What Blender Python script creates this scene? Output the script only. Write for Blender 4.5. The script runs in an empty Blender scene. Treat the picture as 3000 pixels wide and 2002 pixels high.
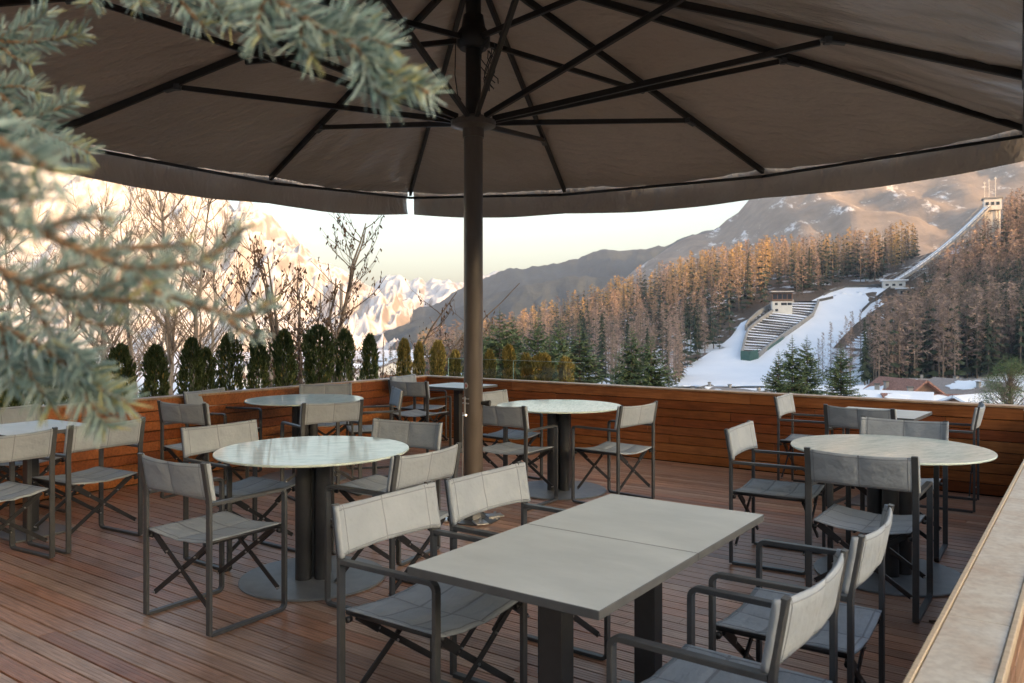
import bpy, bmesh, math, random
from mathutils import Vector, Matrix, noise
R = math.radians
random.seed(7)
F, CY, H = 2400.0, 942.0, 1.475          # focal length and horizon of the 3000x2002 photograph, camera height
def at(u, v, z):                          # pixel + height -> ground position
    y = F*(H-z)/(v-CY); return ((u-1500)/F*y, y)
def aty(u, v, y): return Vector(((u-1500)/F*y, y, H-(v-CY)/F*y))

sc = bpy.context.scene
COL = sc.collection
# ------------------------------------------------------------------ materials
class NT:
    def __init__(s, name):
        s.m = bpy.data.materials.new(name); s.m.use_nodes = True
        s.t = s.m.node_tree; s.n = s.t.nodes; s.b = s.n['Principled BSDF']; s.out = s.n['Material Output']
    def node(s, typ, **k):
        n = s.n.new(typ)
        for a, b in k.items():
            if a.startswith('i_'): n.inputs[a[2:].replace('_', ' ')].default_value = b
            else: setattr(n, a, b)
        return n
    def link(s, a, b): s.t.links.new(a, b)
    def noise(s, scale, detail=4, rough=.55, sx=(1, 1, 1), coord='Object'):
        tc = s.node('ShaderNodeTexCoord'); mp = s.node('ShaderNodeMapping'); mp.inputs['Scale'].default_value = sx
        s.link(tc.outputs[coord], mp.inputs[0]); n = s.node('ShaderNodeTexNoise')
        n.inputs['Scale'].default_value = scale; n.inputs['Detail'].default_value = detail; n.inputs['Roughness'].default_value = rough
        s.link(mp.outputs[0], n.inputs['Vector']); return n
    def ramp(s, fac, stops):
        r = s.node('ShaderNodeValToRGB'); e = r.color_ramp.elements
        while len(e) < len(stops): e.new(.5)
        for q, (p, c) in zip(e, stops): q.position = p; q.color = (*c, 1)
        s.link(fac, r.inputs[0]); return r
    def mix(s, fac, a, b, mode='MIX'):
        m = s.node('ShaderNodeMix', data_type='RGBA', blend_type=mode)
        for sock, v in ((m.inputs[0], fac), (m.inputs[6], a), (m.inputs[7], b)):
            if hasattr(v, 'links'): s.link(v, sock)
            elif isinstance(v, (int, float)): sock.default_value = v
            else: sock.default_value = (*v, 1)
        return m.outputs[2]
    def bump(s, h, strength=.3, dist=.01, prev=None):
        b = s.node('ShaderNodeBump'); b.inputs['Strength'].default_value = strength; b.inputs['Distance'].default_value = dist
        s.link(h, b.inputs['Height'])
        if prev: s.link(prev.outputs[0], b.inputs['Normal'])
        s.link(b.outputs[0], s.b.inputs['Normal']); return b
    def set(s, color=None, rough=None, metal=None, spec=None):
        if color is not None:
            if hasattr(color, 'links'): s.link(color, s.b.inputs['Base Color'])
            else: s.b.inputs['Base Color'].default_value = (*color, 1)
        if rough is not None: s.b.inputs['Roughness'].default_value = rough
        if metal is not None: s.b.inputs['Metallic'].default_value = metal
        if spec is not None: s.b.inputs['Specular IOR Level'].default_value = spec
        return s.m
def simple(name, c1, c2, scale=8, rough=.5, bump=0, bd=.004, metal=0, sx=(1, 1, 1), spec=.5, detail=4):
    t = NT(name); n = t.noise(scale, detail, sx=sx); r = t.ramp(n.outputs[0], [(.3, c1), (.7, c2)])
    if bump: t.bump(n.outputs[0], bump, bd)
    return t.set(r.outputs[0], rough, metal, spec)
def island(name, stops, nscale, sx, rough=.5, bump=.2, bd=.002, dark=(.6, .55, .5), extra=None, spec=.4):
    """wood: a tint per board (each loose board of the mesh) and a grain along it"""
    t = NT(name); g = t.node('ShaderNodeNewGeometry'); r = t.ramp(g.outputs['Random Per Island'], stops)
    n = t.noise(nscale, 5, .6, sx); gr = t.ramp(n.outputs[0], [(.3, dark), (.7, (1.08, 1.05, 1.02))])
    c = t.mix(1.0, r.outputs[0], gr.outputs[0], 'MULTIPLY')
    n2 = t.noise(1.1, 5, .62, (1, 1, 1)); s2 = t.ramp(n2.outputs[0], [(.38, (0, 0, 0)), (.68, (1, 1, 1))])
    n3 = t.noise(2.6, 6, .7, (1, 1.8, 1)); d3 = t.ramp(n3.outputs[0], [(.30, (.58, .56, .54)), (.52, (1, 1, 1))]); c = t.mix(.75, c, t.mix(1.0, c, d3.outputs[0], 'MULTIPLY'))
    if extra: c = t.mix(t.mathmul(s2.outputs[0], extra[1]), c, extra[0])
    t.bump(n.outputs[0], bump, bd)
    return t.set(c, rough, 0, spec)
def _mm(s, a, k):
    n = s.node('ShaderNodeMath', operation='MULTIPLY'); s.link(a, n.inputs[0]); n.inputs[1].default_value = k; return n.outputs[0]
NT.mathmul = _mm

M = {}
M['frame'] = simple('anthracite_metal', (.062, .067, .072), (.08, .085, .09), 30, .42, .05, .001)
M['rail'] = simple('dark_tube', (.022, .023, .026), (.032, .033, .036), 30, .38)
M['pin'] = simple('steel_pin', (.5, .5, .5), (.6, .6, .6), 10, .3, metal=1)
def fabric():
    t = NT('grey_mesh_fabric'); n = t.noise(5, 4); r = t.ramp(n.outputs[0], [(.3, (.305, .345, .385)), (.7, (.375, .415, .455))])
    w = t.noise(420, 2); n3 = t.noise(9, 3, .6, (1, 2.2, 1)); b = t.bump(w.outputs[0], .25, .001); b2 = t.bump(n3.outputs[0], .6, .02, b)
    return t.set(r.outputs[0], .75, 0, .25)
M['fabric'] = fabric()
M['seam'] = simple('seam_thread_and_shade', (.20, .22, .24), (.27, .295, .32), 300, .85)  # seam thread, its grey darkened to paint the shade of the groove
def ceramic():
    t = NT('pale_ceramic_top'); n = t.noise(2.2, 5, .6, (1, 2.5, 1)); r = t.ramp(n.outputs[0], [(.28, (.45, .475, .465)), (.72, (.60, .625, .605))])
    n2 = t.noise(7, 6, .7, (1, 1.6, 1)); mr = t.node('ShaderNodeMapRange'); t.link(n2.outputs[0], mr.inputs[0]); mr.inputs[1].default_value = .35; mr.inputs[2].default_value = .65; mr.inputs[3].default_value = .34; mr.inputs[4].default_value = .46; t.link(mr.outputs[0], t.b.inputs['Roughness'])
    r2 = t.ramp(n2.outputs[0], [(.3, (.93, .93, .92)), (.6, (1.02, 1.02, 1.02))])
    return t.set(t.mix(1.0, r.outputs[0], r2.outputs[0], 'MULTIPLY'), None, 0, .4)
M['top'] = ceramic()
M['topedge'] = simple('grey_slab_edge', (.085, .09, .095), (.11, .115, .12), 20, .45)
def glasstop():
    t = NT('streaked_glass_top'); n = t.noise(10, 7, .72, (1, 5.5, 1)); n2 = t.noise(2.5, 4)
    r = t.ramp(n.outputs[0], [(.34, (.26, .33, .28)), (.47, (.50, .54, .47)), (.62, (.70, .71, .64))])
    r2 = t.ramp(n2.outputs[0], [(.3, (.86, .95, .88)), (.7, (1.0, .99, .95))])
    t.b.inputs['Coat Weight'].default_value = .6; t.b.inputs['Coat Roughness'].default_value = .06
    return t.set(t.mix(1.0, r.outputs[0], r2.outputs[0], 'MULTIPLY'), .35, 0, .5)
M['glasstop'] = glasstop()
M['glassrim'] = simple('pale_green_glass_rim', (.55, .65, .58), (.65, .74, .68), 12, .15)
M['base'] = simple('grey_base_plate', (.16, .17, .18), (.21, .22, .23), 14, .4, .05, .001)
M['pedestal'] = simple('dark_pedestal', (.035, .037, .04), (.05, .052, .055), 14, .36)
M['pole'] = simple('bronze_pole', (.10, .08, .065), (.135, .108, .088), 18, .34, .03, .001, sx=(1, 1, .2))
M['rib'] = simple('dark_brown_rib', (.012, .010, .009), (.020, .017, .015), 18, .42)
def canopy():
    t = NT('taupe_canopy_cloth')
    n = t.noise(.9, 5, .6); r = t.ramp(n.outputs[0], [(.3, (.49, .41, .34)), (.7, (.60, .51, .425))])
    f1 = t.noise(3.2, 3, .6, (1, 2.6, 1)); f2 = t.noise(300, 2)
    b = t.bump(f2.outputs[0], .15, .001); b2 = t.bump(f1.outputs[0], 1.0, .07, b)
    t.b.inputs['Coat Weight'].default_value = 1.0; t.b.inputs['Coat Roughness'].default_value = .25
    return t.set(r.outputs[0], .33, 0, .5)
M['canopy'] = canopy()
M['deck'] = island('reddish_deck_boards', [(0, (.36, .155, .09)), (.2, (.60, .31, .19)), (.4, (.45, .28, .195)), (.6, (.64, .37, .25)), (.8, (.36, .205, .14)), (1, (.68, .47, .35))],
                   6, (.7, 14, 4), .36, .5, .002, (.5, .47, .44), extra=((.42, .32, .28), .40))
M['wall'] = island('orange_brown_planks', [(0, (.26, .075, .022)), (.2, (.50, .19, .055)), (.4, (.30, .085, .028)), (.6, (.58, .26, .09)), (.8, (.38, .12, .035)), (1, (.50, .20, .07))],
                   5, (.8, 10, 10), .36, .3, .0015, (.55, .5, .45))
M['cap'] = island('worn_wood_cap', [(0, (.50, .33, .20)), (1, (.60, .42, .27))], 6, (1, 9, 5), .45, .2, .001)
M['darkgap'] = simple('dark_substructure', (.012, .009, .007), (.02, .015, .012), 5, .9)
def stone():
    t = NT('pale_mottled_stone'); n = t.noise(5.5, 7, .65); r = t.ramp(n.outputs[0], [(.3, (.56, .45, .36)), (.5, (.64, .58, .50)), (.72, (.72, .69, .63))])
    n2 = t.noise(45, 4); r2 = t.ramp(n2.outputs[0], [(.35, (.86, .84, .82)), (.6, (1.02, 1.02, 1.0))])
    t.bump(n2.outputs[0], .25, .002)
    return t.set(t.mix(1.0, r.outputs[0], r2.outputs[0], 'MULTIPLY'), .55, 0, .35)
M['stone'] = stone()
M['trim'] = simple('pale_wood_trim', (.5, .38, .25), (.62, .5, .35), 9, .5, .2, .001, sx=(1, 8, 8))
M['clad'] = island('weathered_cladding', [(0, (.30, .15, .075)), (.5, (.42, .26, .16)), (1, (.26, .16, .10))], 4, (8, 1, 14), .5, .3, .002, (.5, .48, .45))

# ------------------------------------------------------------------ mesh helpers
class MB:
    def __init__(s): s.v = []; s.f = []; s.mi = []
    def add(s, vs, fs, mi=0):
        o = len(s.v); s.v += [tuple(q) for q in vs]; s.f += [[o+i for i in f] for f in fs]; s.mi += [mi]*len(fs)
    def box(s, c, sz, rot=None, mi=0):
        hx, hy, hz = sz[0]/2, sz[1]/2, sz[2]/2; c = Vector(c)
        vs = [Vector((x*hx, y*hy, z*hz)) for z in (-1, 1) for x, y in ((-1, -1), (1, -1), (1, 1), (-1, 1))]
        if rot: vs = [rot @ q for q in vs]
        s.add([c+q for q in vs], [(3, 2, 1, 0), (4, 5, 6, 7), (0, 1, 5, 4), (1, 2, 6, 5), (2, 3, 7, 6), (3, 0, 4, 7)], mi)
    def bbox(s, c, sz, b=.003, rot=None, mi=0):
        """box with chamfered edges"""
        hx, hy, hz = sz[0]/2, sz[1]/2, sz[2]/2; c = Vector(c); vs = []
        for z, i in ((-hz, b), (-hz+b, 0), (hz-b, 0), (hz, b)):
            X, Y = hx-i, hy-i
            for x, y in ((-X+b, -Y), (X-b, -Y), (X, -Y+b), (X, Y-b), (X-b, Y), (-X+b, Y), (-X, Y-b), (-X, -Y+b)): vs.append(Vector((x, y, z)))
        if rot: vs = [rot @ q for q in vs]
        fs = [tuple(range(7, -1, -1)), tuple(range(24, 32))]
        for k in range(3):
            for j in range(8): a, d = k*8+j, k*8+(j+1) % 8; fs.append((a, d, d+8, a+8))
        s.add([c+q for q in vs], fs, mi)
    def sweep(s, pts, w, t, side, mi=0, close=False):
        """flat bar (w along side, t across) along a path"""
        side = Vector(side).normalized(); pts = [Vector(p) for p in pts]; vs = []; n = len(pts)
        for i, p in enumerate(pts):
            a = pts[max(i-1, 0)]; b = pts[min(i+1, n-1)]; d = (b-a).normalized(); nn = side.cross(d).normalized()
            k = 1.0
            if 0 < i < n-1:
                d1 = (p-a).normalized(); k = 1/max(.5, abs(d1.dot(d)))
            c = min(w, t)*.12
            for x, y in ((-w/2+c, -t/2), (w/2-c, -t/2), (w/2, -t/2+c), (w/2, t/2-c), (w/2-c, t/2), (-w/2+c, t/2), (-w/2, t/2-c), (-w/2, -t/2+c)):
                vs.append(p+side*x+nn*y*k)
        fs = [tuple(range(7, -1, -1)), tuple(range((n-1)*8, n*8))]
        for i in range(n-1):
            for j in range(8): a, b2 = i*8+j, i*8+(j+1) % 8; fs.append((a, b2, b2+8, a+8))
        s.add(vs, fs, mi)
    def tube(s, pts, r, n=8, mi=0, cap=True):
        pts = [Vector(p) for p in pts]; rs = r if isinstance(r, (list, tuple)) else [r]*len(pts); vs = []
        ref = None
        for i, p in enumerate(pts):
            d = (pts[min(i+1, len(pts)-1)]-pts[max(i-1, 0)]).normalized()
            if ref is None: ref = Vector((1, 0, 0)) if abs(d.x) < .8 else Vector((0, 1, 0))
            a = (ref-d*ref.dot(d)).normalized(); ref = a; b = d.cross(a)
            for k in range(n): an = 2*math.pi*k/n; vs.append(p+(a*math.cos(an)+b*math.sin(an))*rs[i])
        fs = []
        for i in range(len(pts)-1):
            for k in range(n): q = (k+1) % n; fs.append((i*n+k, i*n+q, (i+1)*n+q, (i+1)*n+k))
        if cap: fs += [tuple(range(n-1, -1, -1)), tuple(range((len(pts)-1)*n, len(pts)*n))]
        s.add(vs, fs, mi)
    def lathe(s, prof, n=48, c=(0, 0, 0), mi=0):
        vs = []; fs = []
        for r, z in prof:
            for k in range(n): a = 2*math.pi*k/n; vs.append((c[0]+r*math.cos(a), c[1]+r*math.sin(a), c[2]+z))
        for i in range(len(prof)-1):
            for k in range(n): q = (k+1) % n; fs.append((i*n+k, i*n+q, (i+1)*n+q, (i+1)*n+k))
        fs += [tuple(range(n-1, -1, -1)), tuple(range((len(prof)-1)*n, len(prof)*n))]
        s.add(vs, fs, mi)
    def mesh(s, name, mats, smooth=False):
        me = bpy.data.meshes.new(name); me.from_pydata(s.v, [], s.f)
        for m in (mats if isinstance(mats, (list, tuple)) else [mats]): me.materials.append(m)
        me.polygons.foreach_set('material_index', s.mi)
        if smooth: me.polygons.foreach_set('use_smooth', [True]*len(s.f))
        me.update(); return me
    def build(s, name, mats, parent=None, smooth=False):
        o = bpy.data.objects.new(name, s.mesh(name, mats, smooth)); COL.objects.link(o)
        if parent: o.parent = parent
        return o
def tag(o, label=None, cat=None, group=None, kind=None):
    if label: o['label'] = label
    if cat: o['category'] = cat
    if group: o['group'] = group
    if kind: o['kind'] = kind
    return o
def empty(name, loc=(0, 0, 0), rz=0.0):
    o = bpy.data.objects.new(name, None); COL.objects.link(o); o.location = loc; o.rotation_euler = (0, 0, rz); o.empty_display_size = .2; return o
def copy_tree(o, parent=None):
    c = o.copy(); COL.objects.link(c)
    if parent: c.parent = parent
    for ch in list(o.children): copy_tree(ch, c)
    return c
def smooth_angle(o, ang=40):
    me = o.data; me.polygons.foreach_set('use_smooth', [True]*len(me.polygons))
    try: me.set_sharp_from_angle(angle=R(ang))
    except Exception: pass

# ------------------------------------------------------------------ deck frame of reference
TD = R(-35.6); EX = Vector((math.cos(TD), math.sin(TD), 0)); EY = Vector((-math.sin(TD), math.cos(TD), 0))
def PQ(p, q, z=0): return EX*p+EY*q+Vector((0, 0, z))
ROTD = Matrix.Rotation(TD, 3, 'Z')
PL, PR, QB, QN = -7.07, -.33, 7.98, .2
HW = .76

def build_deck():
    d = MB(); bw = .0905; gap = .0078; q = QN; rnd = random.Random(3)
    while q < QB-.02:
        w = min(bw-gap, QB-q); p = PL-rnd.random()*2.0
        while p < PR:
            L = rnd.choice((1.6, 2.2, 2.8, 3.4)); a = max(p, PL); b = min(p+L-.003, PR)
            if b-a > .02:
                n = 1
                # board with a shallow reeded top: 5 ridges
                zs = rnd.uniform(-.0006, .0006); prof = []
                m = 4
                for i in range(m):
                    y0 = -w/2+w*i/m; y1 = -w/2+w*(i+1)/m
                    prof += [(y0+.0012, 0), (y1-.0030, 0), (y1-.0018, -.0022)]
                prof = [(-w/2, -.024), (-w/2, -.0025)]+prof[:-1]+[(w/2, -.0025), (w/2, -.024)]
                vs = []
                for x in (a, b):
                    for y, z in prof: vs.append(tuple(PQ(x, q+w/2+y, z+zs)))
                k = len(prof); fs = [tuple(range(k)), tuple(range(2*k-1, k-1, -1))]
                for i in range(k-1): fs.append((i, i+k, i+k+1, i+1))
                d.add(vs, fs)
            p += L
        q += bw
    me = d.mesh('deck', M['deck']); o = bpy.data.objects.new('deck', me); COL.objects.link(o); tag(o, kind='structure')
    # bring the texture axes in line with the boards: store the mesh in deck axes and turn the object
    me.transform(Matrix.Rotation(-TD, 4, 'Z')); o.rotation_euler = (0, 0, TD)
    s = MB(); s.box(((PL+PR)/2, (QN+QB)/2, -.06), (PR-PL+.3, QB-QN+.3, .05)); u = s.build('deck_base', M['darkgap']); u.rotation_euler = (0, 0, TD); tag(u, kind='structure')
build_deck()

def plank_run(mb, a0, a1, axis, pos, face, rows, rnd, th=.02, z0=.012, hh=.0915):
    """rows of planks along axis ('p' or 'q') in deck axes"""
    for r in range(rows):
        z = z0+r*hh; hgt = hh-.006
        if r == rows-1: hgt = HW-.006-z
        x = a0-rnd.random()*1.5
        while x < a1:
            L = rnd.choice((1.1, 1.7, 2.3, 2.9)); b0 = max(x, a0); b1 = min(x+L-.002, a1)
            if b1-b0 > .03:
                off = rnd.uniform(-.0012, .0012)
                if axis == 'p': mb.bbox(((b0+b1)/2, pos+face*(th/2+off), z+hgt/2), (b1-b0, th, hgt), .0025)
                else: mb.bbox((pos+face*(th/2+off), (b0+b1)/2, z+hgt/2), (th, b1-b0, hgt), .0025)
            x += L
rnd = random.Random(5)
# back parapet
w = empty('back_parapet', (0, 0, 0), TD); tag(w, 'long orange-brown plank parapet along the far side of the deck, facing the camera', 'parapet')
m = MB(); m.box(((PL+PR)/2+.3, QB+.06, HW/2-.02), (PR-PL+.9, .09, HW-.03)); m.build('core', M['darkgap'], w)
m = MB(); plank_run(m, PL, PR+.35, 'p', QB, -1, 8, rnd); m.build('planks', M['wall'], w)
m = MB()
for k in range(4):
    a = PL-.12+k*2.0; b = min(a+1.997, PR+.75); m.bbox(((a+b)/2, QB+.045, HW+.003), (b-a, .155, .018), .003)
m.build('cap', M['cap'], w)
# left parapet
w = empty('left_parapet', (0, 0, 0), TD); tag(w, 'orange plank parapet on the left side of the deck in front of the clipped conifers', 'parapet')
m = MB(); m.box((PL-.06, (QB+QN)/2-.05, HW/2-.02), (.09, QB-QN+.08, HW-.03)); m.build('core', M['darkgap'], w)
m = MB(); plank_run(m, QN-.2, QB-.024, 'q', PL, 1, 8, rnd); m.build('planks', M['wall'], w)
m = MB()
for k in range(4):
    a = QN-.2+k*2.0; b = min(a+1.997, QB-.035); m.bbox((PL-.045, (a+b)/2, HW+.003), (.155, b-a, .018), .003)
m.build('cap', M['cap'], w)
# right parapet with the stone coping
HS = .72
w = empty('stone_parapet', (0, 0, 0), TD); tag(w, 'low parapet with a pale mottled stone coping and wood cladding at the right edge', 'parapet')
m = MB(); m.box((PR+.08, (QB-2.2)/2-.02, HS/2-.03), (.11, QB+2.2, HS-.06)); m.build('core', M['darkgap'], w)
m = MB(); q = -2.1
for L in (1.35, 1.62, 1.5, 1.71, 1.5, 1.5, 1.5):
    b = min(q+L-.002, QB-.026); m.bbox((PR+.083, (q+b)/2, HS-.014), (.138, b-q, .028), .002); q += L
m.build('coping', M['stone'], w)
m = MB()
for x in (PR+.005, PR+.161):
    for k in range(4):
        a = -2.1+k*2.55; m.bbox((x, a+1.27, HS-.013), (.014, 2.547, .034), .002)
m.build('edge_trim', M['trim'], w)
m = MB()
for r in range(8):
    z = .01+r*.083; y = -2.1-random.random()
    while y < QB-.05:
        L = random.choice((1.8, 2.6, 3.2)); a = max(y, -2.1); b = min(y+L-.003, QB-.05)
        if b > a: m.bbox((PR+.147, (a+b)/2, z+.0385), (.018, b-a, .077), .003)
        y += L
m.build('outer_cladding', M['clad'], w)
m = MB(); plank_run(m, QN-.2, QB-.024, 'q', PR+.024, -1, 7, rnd, z0=.012, hh=.0915)
inn = m
o = MB()
for r in range(7): o.bbox((PR+.013, (QB+QN)/2-.1, .012+r*.0965+.045), (.02, QB-QN+.1, .09), .002)
o.build('inner_cladding', M['wall'], w)

# ------------------------------------------------------------------ chair
CW, CD, CHT, CLEAN, CARM = .508, .443, .818, .032, .627
def arc(c, r, a0, a1, n=5): return [(c[0]+r*math.cos(a0+(a1-a0)*i/n), c[1]+r*math.sin(a0+(a1-a0)*i/n)) for i in range(n+1)]
def make_chair(sd=0):
    root = empty('folding_chair'); BW, BT = .030, .017; t2 = BT/2
    for sx in (-1, 1):
        x = sx*CW/2; X = (1, 0, 0); r = .028
        P = lambda l: [(x, y, z) for y, z in l]
        m = MB(); m.sweep(P([(0, t2+.0005), (0, .30), (0, CARM-t2), (-.004, CARM+.03), (-CLEAN, CHT)]), BW, BT, X)
        m.build('back_post', M['frame'], root)
        m = MB(); m.sweep(P([(CD, r+t2), (CD, CARM-t2-r)]), BW, BT, X); m.build('front_leg', M['frame'], root)
        m = MB(); m.sweep(P([(t2+.0005, t2)]+arc((CD-r, r+t2), r, -math.pi/2, 0)), BW, BT, X); m.build('floor_runner', M['frame'], root)
        m = MB(); m.sweep(P([(t2+.0005, CARM-t2)]+arc((CD-r, CARM-t2-r), r, math.pi/2, 0)), BW, BT, X); m.build('armrest', M['frame'], root)
        m = MB(); xs = sx*(CW/2-.036); m.tube([(xs, -.002, .428), (xs, CD+.006, .428)], .0115, 10)
        m.tube([(sx*(CW/2-.016), .012, .405), (xs, .012, .405)], .012, 8); m.tube([(sx*(CW/2-.016), CD-.012, .405), (xs, CD-.012, .405)], .012, 8)
        o = m.build('seat_rail', M['rail'], root, True)
    for y, d in ((.028, .006), (CD-.028, -.006)):
        m = MB()
        for sx in (-1, 1):
            a = Vector((sx*(CW/2-.045), y+sx*d, .415)); b = Vector((-sx*(CW/2-.022), y+sx*d, .115))
            m.sweep([a, b], .024, .008, (b-a).cross(Vector((0, 1, 0))))
            k = a.lerp(b, .24)
            m.sweep([a+Vector((0, sx*.007, .004)), k+Vector((0, sx*.007, 0))], .034, .006, (b-a).cross(Vector((0, 1, 0))))
            for q in (k, b): m.tube([q+Vector((0, -.011, 0)), q+Vector((0, .011, 0))], .0048, 8, 1)
        m.tube([(0, y-.014, .265), (0, y+.014, .265)], .0055, 8, 1)
        m.build('cross_brace', [M['rail'], M['pin']], root)
    # backrest: slung, two padded panels, sleeves round the posts
    nx, nz = 36, 14; m = MB(); vs = []; z0, z1 = CARM+.008, CHT-.004
    def bp(i, j, s):
        a = i/nx; b = j/nz; x = (a-.5)*(CW+.036); z = z0+(z1-z0)*b
        fr = (z-CARM)/(CHT-CARM); y = -CLEAN*max(0, fr)
        e = abs(a-.5)*2
        sag = -(.026+.004*(sd % 3))*(1-e*e)*(.75+.25*b)
        pad = .0085*min(1, 7*min(abs(a-.5), .5-abs(a-.5)))**.6*min(1, 7*min(b, 1-b))**.6
        if abs(a-.5) < .012: pad = -.0025
        z += -.010*(1-e*e)*b+.006*(1-e*e)*(1-b)
        wr = (.0035*noise.noise(Vector((x*9, z*16, 3+sd)))+.0022*noise.noise(Vector((x*26, z*11, 7+sd))))*(1-e*.6)
        return (x, y+sag+s*(.0035+pad)+wr+.0125*(e > .9)*1.0*(1 if s > 0 else .0)+.010, z)
    for s in (1, -1):
        for j in range(nz+1):
            for i in range(nx+1): vs.append(bp(i, j, s))
    N = (nx+1)*(nz+1); fs = []
    for j in range(nz):
        for i in range(nx):
            a = j*(nx+1)+i; fs.append((a+1, a, a+nx+1, a+nx+2)); fs.append((N+a, N+a+1, N+a+nx+2, N+a+nx+1))
    for i in range(nx):
        fs.append((i, i+1, N+i+1, N+i)); a = nz*(nx+1)+i; fs.append((a+1, a, N+a, N+a+1))
    for j in range(nz):
        a = j*(nx+1); fs.append((a+nx+1, a, N+a, N+a+nx+1)); a += nx; fs.append((a, a+nx+1, N+a+nx+1, N+a))
    m.add(vs, fs)
    def strip(fn, pts, w, across, mi):
        # a sewn line: a narrow raised band that follows the cloth
        V = []
        for (i, j) in pts:
            for k, (o_, up) in enumerate(((-w, 0), (-w*.5, .0012), (w*.5, .0012), (w, 0))):
                q = Vector(fn(i+(o_ if across == 'i' else 0), j+(o_ if across == 'j' else 0), strip.s)); n = strip.n
                V.append(q+n*(up+.0006))
        fs_ = []
        for a_ in range(len(pts)-1):
            for k in range(3):
                q = (a_*4+k, a_*4+k+1, a_*4+5+k, a_*4+4+k); fs_.append(q)
        m.add(V, fs_, mi)
    for sg in (1, -1):
        strip.s = sg; strip.n = Vector((0, sg, 0))
        strip(bp, [(nx/2, j*nz/28) for j in range(29)], .26, 'i', 1)
        for jj in (1.1, nz-1.1): strip(bp, [(.6+i*(nx-1.2)/36, jj) for i in range(37)], .16, 'j', 1)
        for ii in (3.2, nx-3.2): strip(bp, [(ii, j*nz/14) for j in range(15)], .13, 'i', 1)
    m.build('backrest', [M['fabric'], M['seam']], root, True)
    # seat
    nx, ny = 36, 24; m = MB(); vs = []
    def sp(i, j, s):
        a = i/nx; b = j/ny; x = (a-.5)*(CW-.044); y = -.004+(CD+.012)*b; e = abs(a-.5)*2
        z = .441-(.026+.005*(sd % 3))*(1-e**2.2)*(.8+.2*math.sin(math.pi*b)); dx = min(abs(a-.5), .5-abs(a-.5)); dy = min(abs(b-.34), abs(b-.67), b+.01, 1.01-b)
        z += (.0095*min(1, 9*dx)**.6*min(1, 14*dy)**.6-.002) if s > 0 else 0
        z += (.004*noise.noise(Vector((x*10, y*7, 1+sd)))+.0028*noise.noise(Vector((x*22, y*9, 4+sd))))*(1-e*e)
        return (x, y, z+s*.003)
    for s in (1, -1):
        for j in range(ny+1):
            for i in range(nx+1): vs.append(sp(i, j, s))
    N = (nx+1)*(ny+1); fs = []
    for j in range(ny):
        for i in range(nx):
            a = j*(nx+1)+i; fs.append((a, a+1, a+nx+2, a+nx+1)); fs.append((N+a+1, N+a, N+a+nx+1, N+a+nx+2))
    for i in range(nx): fs.append((i+1, i, N+i, N+i+1)); a = ny*(nx+1)+i; fs.append((a, a+1, N+a+1, N+a))
    for j in range(ny): a = j*(nx+1); fs.append((a, a+nx+1, N+a+nx+1, N+a)); a += nx; fs.append((a+nx+1, a, N+a, N+a+nx+1))
    m.add(vs, fs); strip.s = 1; strip.n = Vector((0, 0, 1))
    for jj in (ny*.34, ny*.67): strip(sp, [(.5+i*(nx-1)/36, jj) for i in range(37)], .28, 'j', 1)
    strip(sp, [(nx/2, j) for j in range(ny+1)], .24, 'i', 1)
    for ii in (1.6, nx-1.6): strip(sp, [(ii, j) for j in range(ny+1)], .16, 'i', 1)
    for jj in (1.0, ny-1.0): strip(sp, [(i, jj) for i in range(nx+1)], .16, 'j', 1)
    m.build('seat', [M['fabric'], M['seam']], root, True)
    return root
chairs = [
 (-1.622, 3.962, 55.9, 'chair at front left seen from behind, drawn up to the large pale round table'),
 (-1.869, 5.275, -35.9, 'grey folding chair on the left far side of the large pale round table, facing right'),
 (-2.679, 6.698, 64.2, 'chair seen from behind near the left parapet, dark posts, facing the back left round table'),
 (-2.961, 7.926, -20.7, 'pale-backed chair against the left parapet, left of the back left round table'),
 (-1.969, 8.662, -77.4, 'chair behind the green reflecting round table with only its backrest showing'),
 (-1.485, 6.760, 126.5, 'chair seen from behind between the two left round tables'),
 (-1.140, 8.021, -163.0, 'chair seen nearly edge-on, right of the green reflecting round table'),
 (-1.147, 9.121, 60.1, 'dark-backed chair seen from behind at the corner square table'),
 (-1.321, 10.042, -24.8, 'pale chair tucked in the deck corner, farthest chair from the camera'),
 (-.225, 7.725, -41.8, 'pale-backed chair just right of the pole, beyond the brown-looking chair'),
 (-.100, 6.525, 54.7, 'brown-looking chair right beside the umbrella pole, seen from behind'),
 (.997, 6.579, 138.2, 'chair on the right of the middle round table, facing left'),
 (1.464, 5.200, -31.3, 'pale chair on the left of the right round table, facing right'),
 (1.762, 4.142, 55.1, 'dark chair seen from behind, nearest chair of the right round table'),
 (2.631, 5.514, -124.1, 'chair behind the right round table, its backrest showing above the table top'),
 (2.691, 6.341, 47.4, 'dark chair seen from behind at the square table by the far right parapet'),
 (2.451, 7.336, -32.1, 'small pale chair against the back parapet, left of the far right square table'),
 (3.693, 6.518, 147.4, 'rightmost chair on the deck, seen edge-on against the back parapet'),
 (-.465, 3.133, -34.9, 'large pale chair at the near left of the front square tables'),
 (-.094, 3.611, -36.2, 'second pale chair on the left side of the front square tables, just below the pole'),
 (-.450, 4.236, 147.0, 'chair on the right of the large pale round table, its back to the pole'),
 (-.705, 5.432, -117.3, 'taupe-looking backrest behind the large pale round table, left of the pole'),
 (.778, 2.168, 143.1, 'nearest chair at the bottom right, arms toward the front square tables'),
 (1.188, 2.738, 145.8, 'second chair on the right side of the front square tables'),
 (-2.681, 5.408, 149.6, 'chair at the left under the hanging needles, facing the left edge square table'),
 (-2.985, 4.870, 150.0, 'chair cut off by the left edge of the photo, nearest one of its table'),
 (-3.93, 6.33, -33.0, 'chair at the far left, behind the left edge square table'),
]
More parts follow.
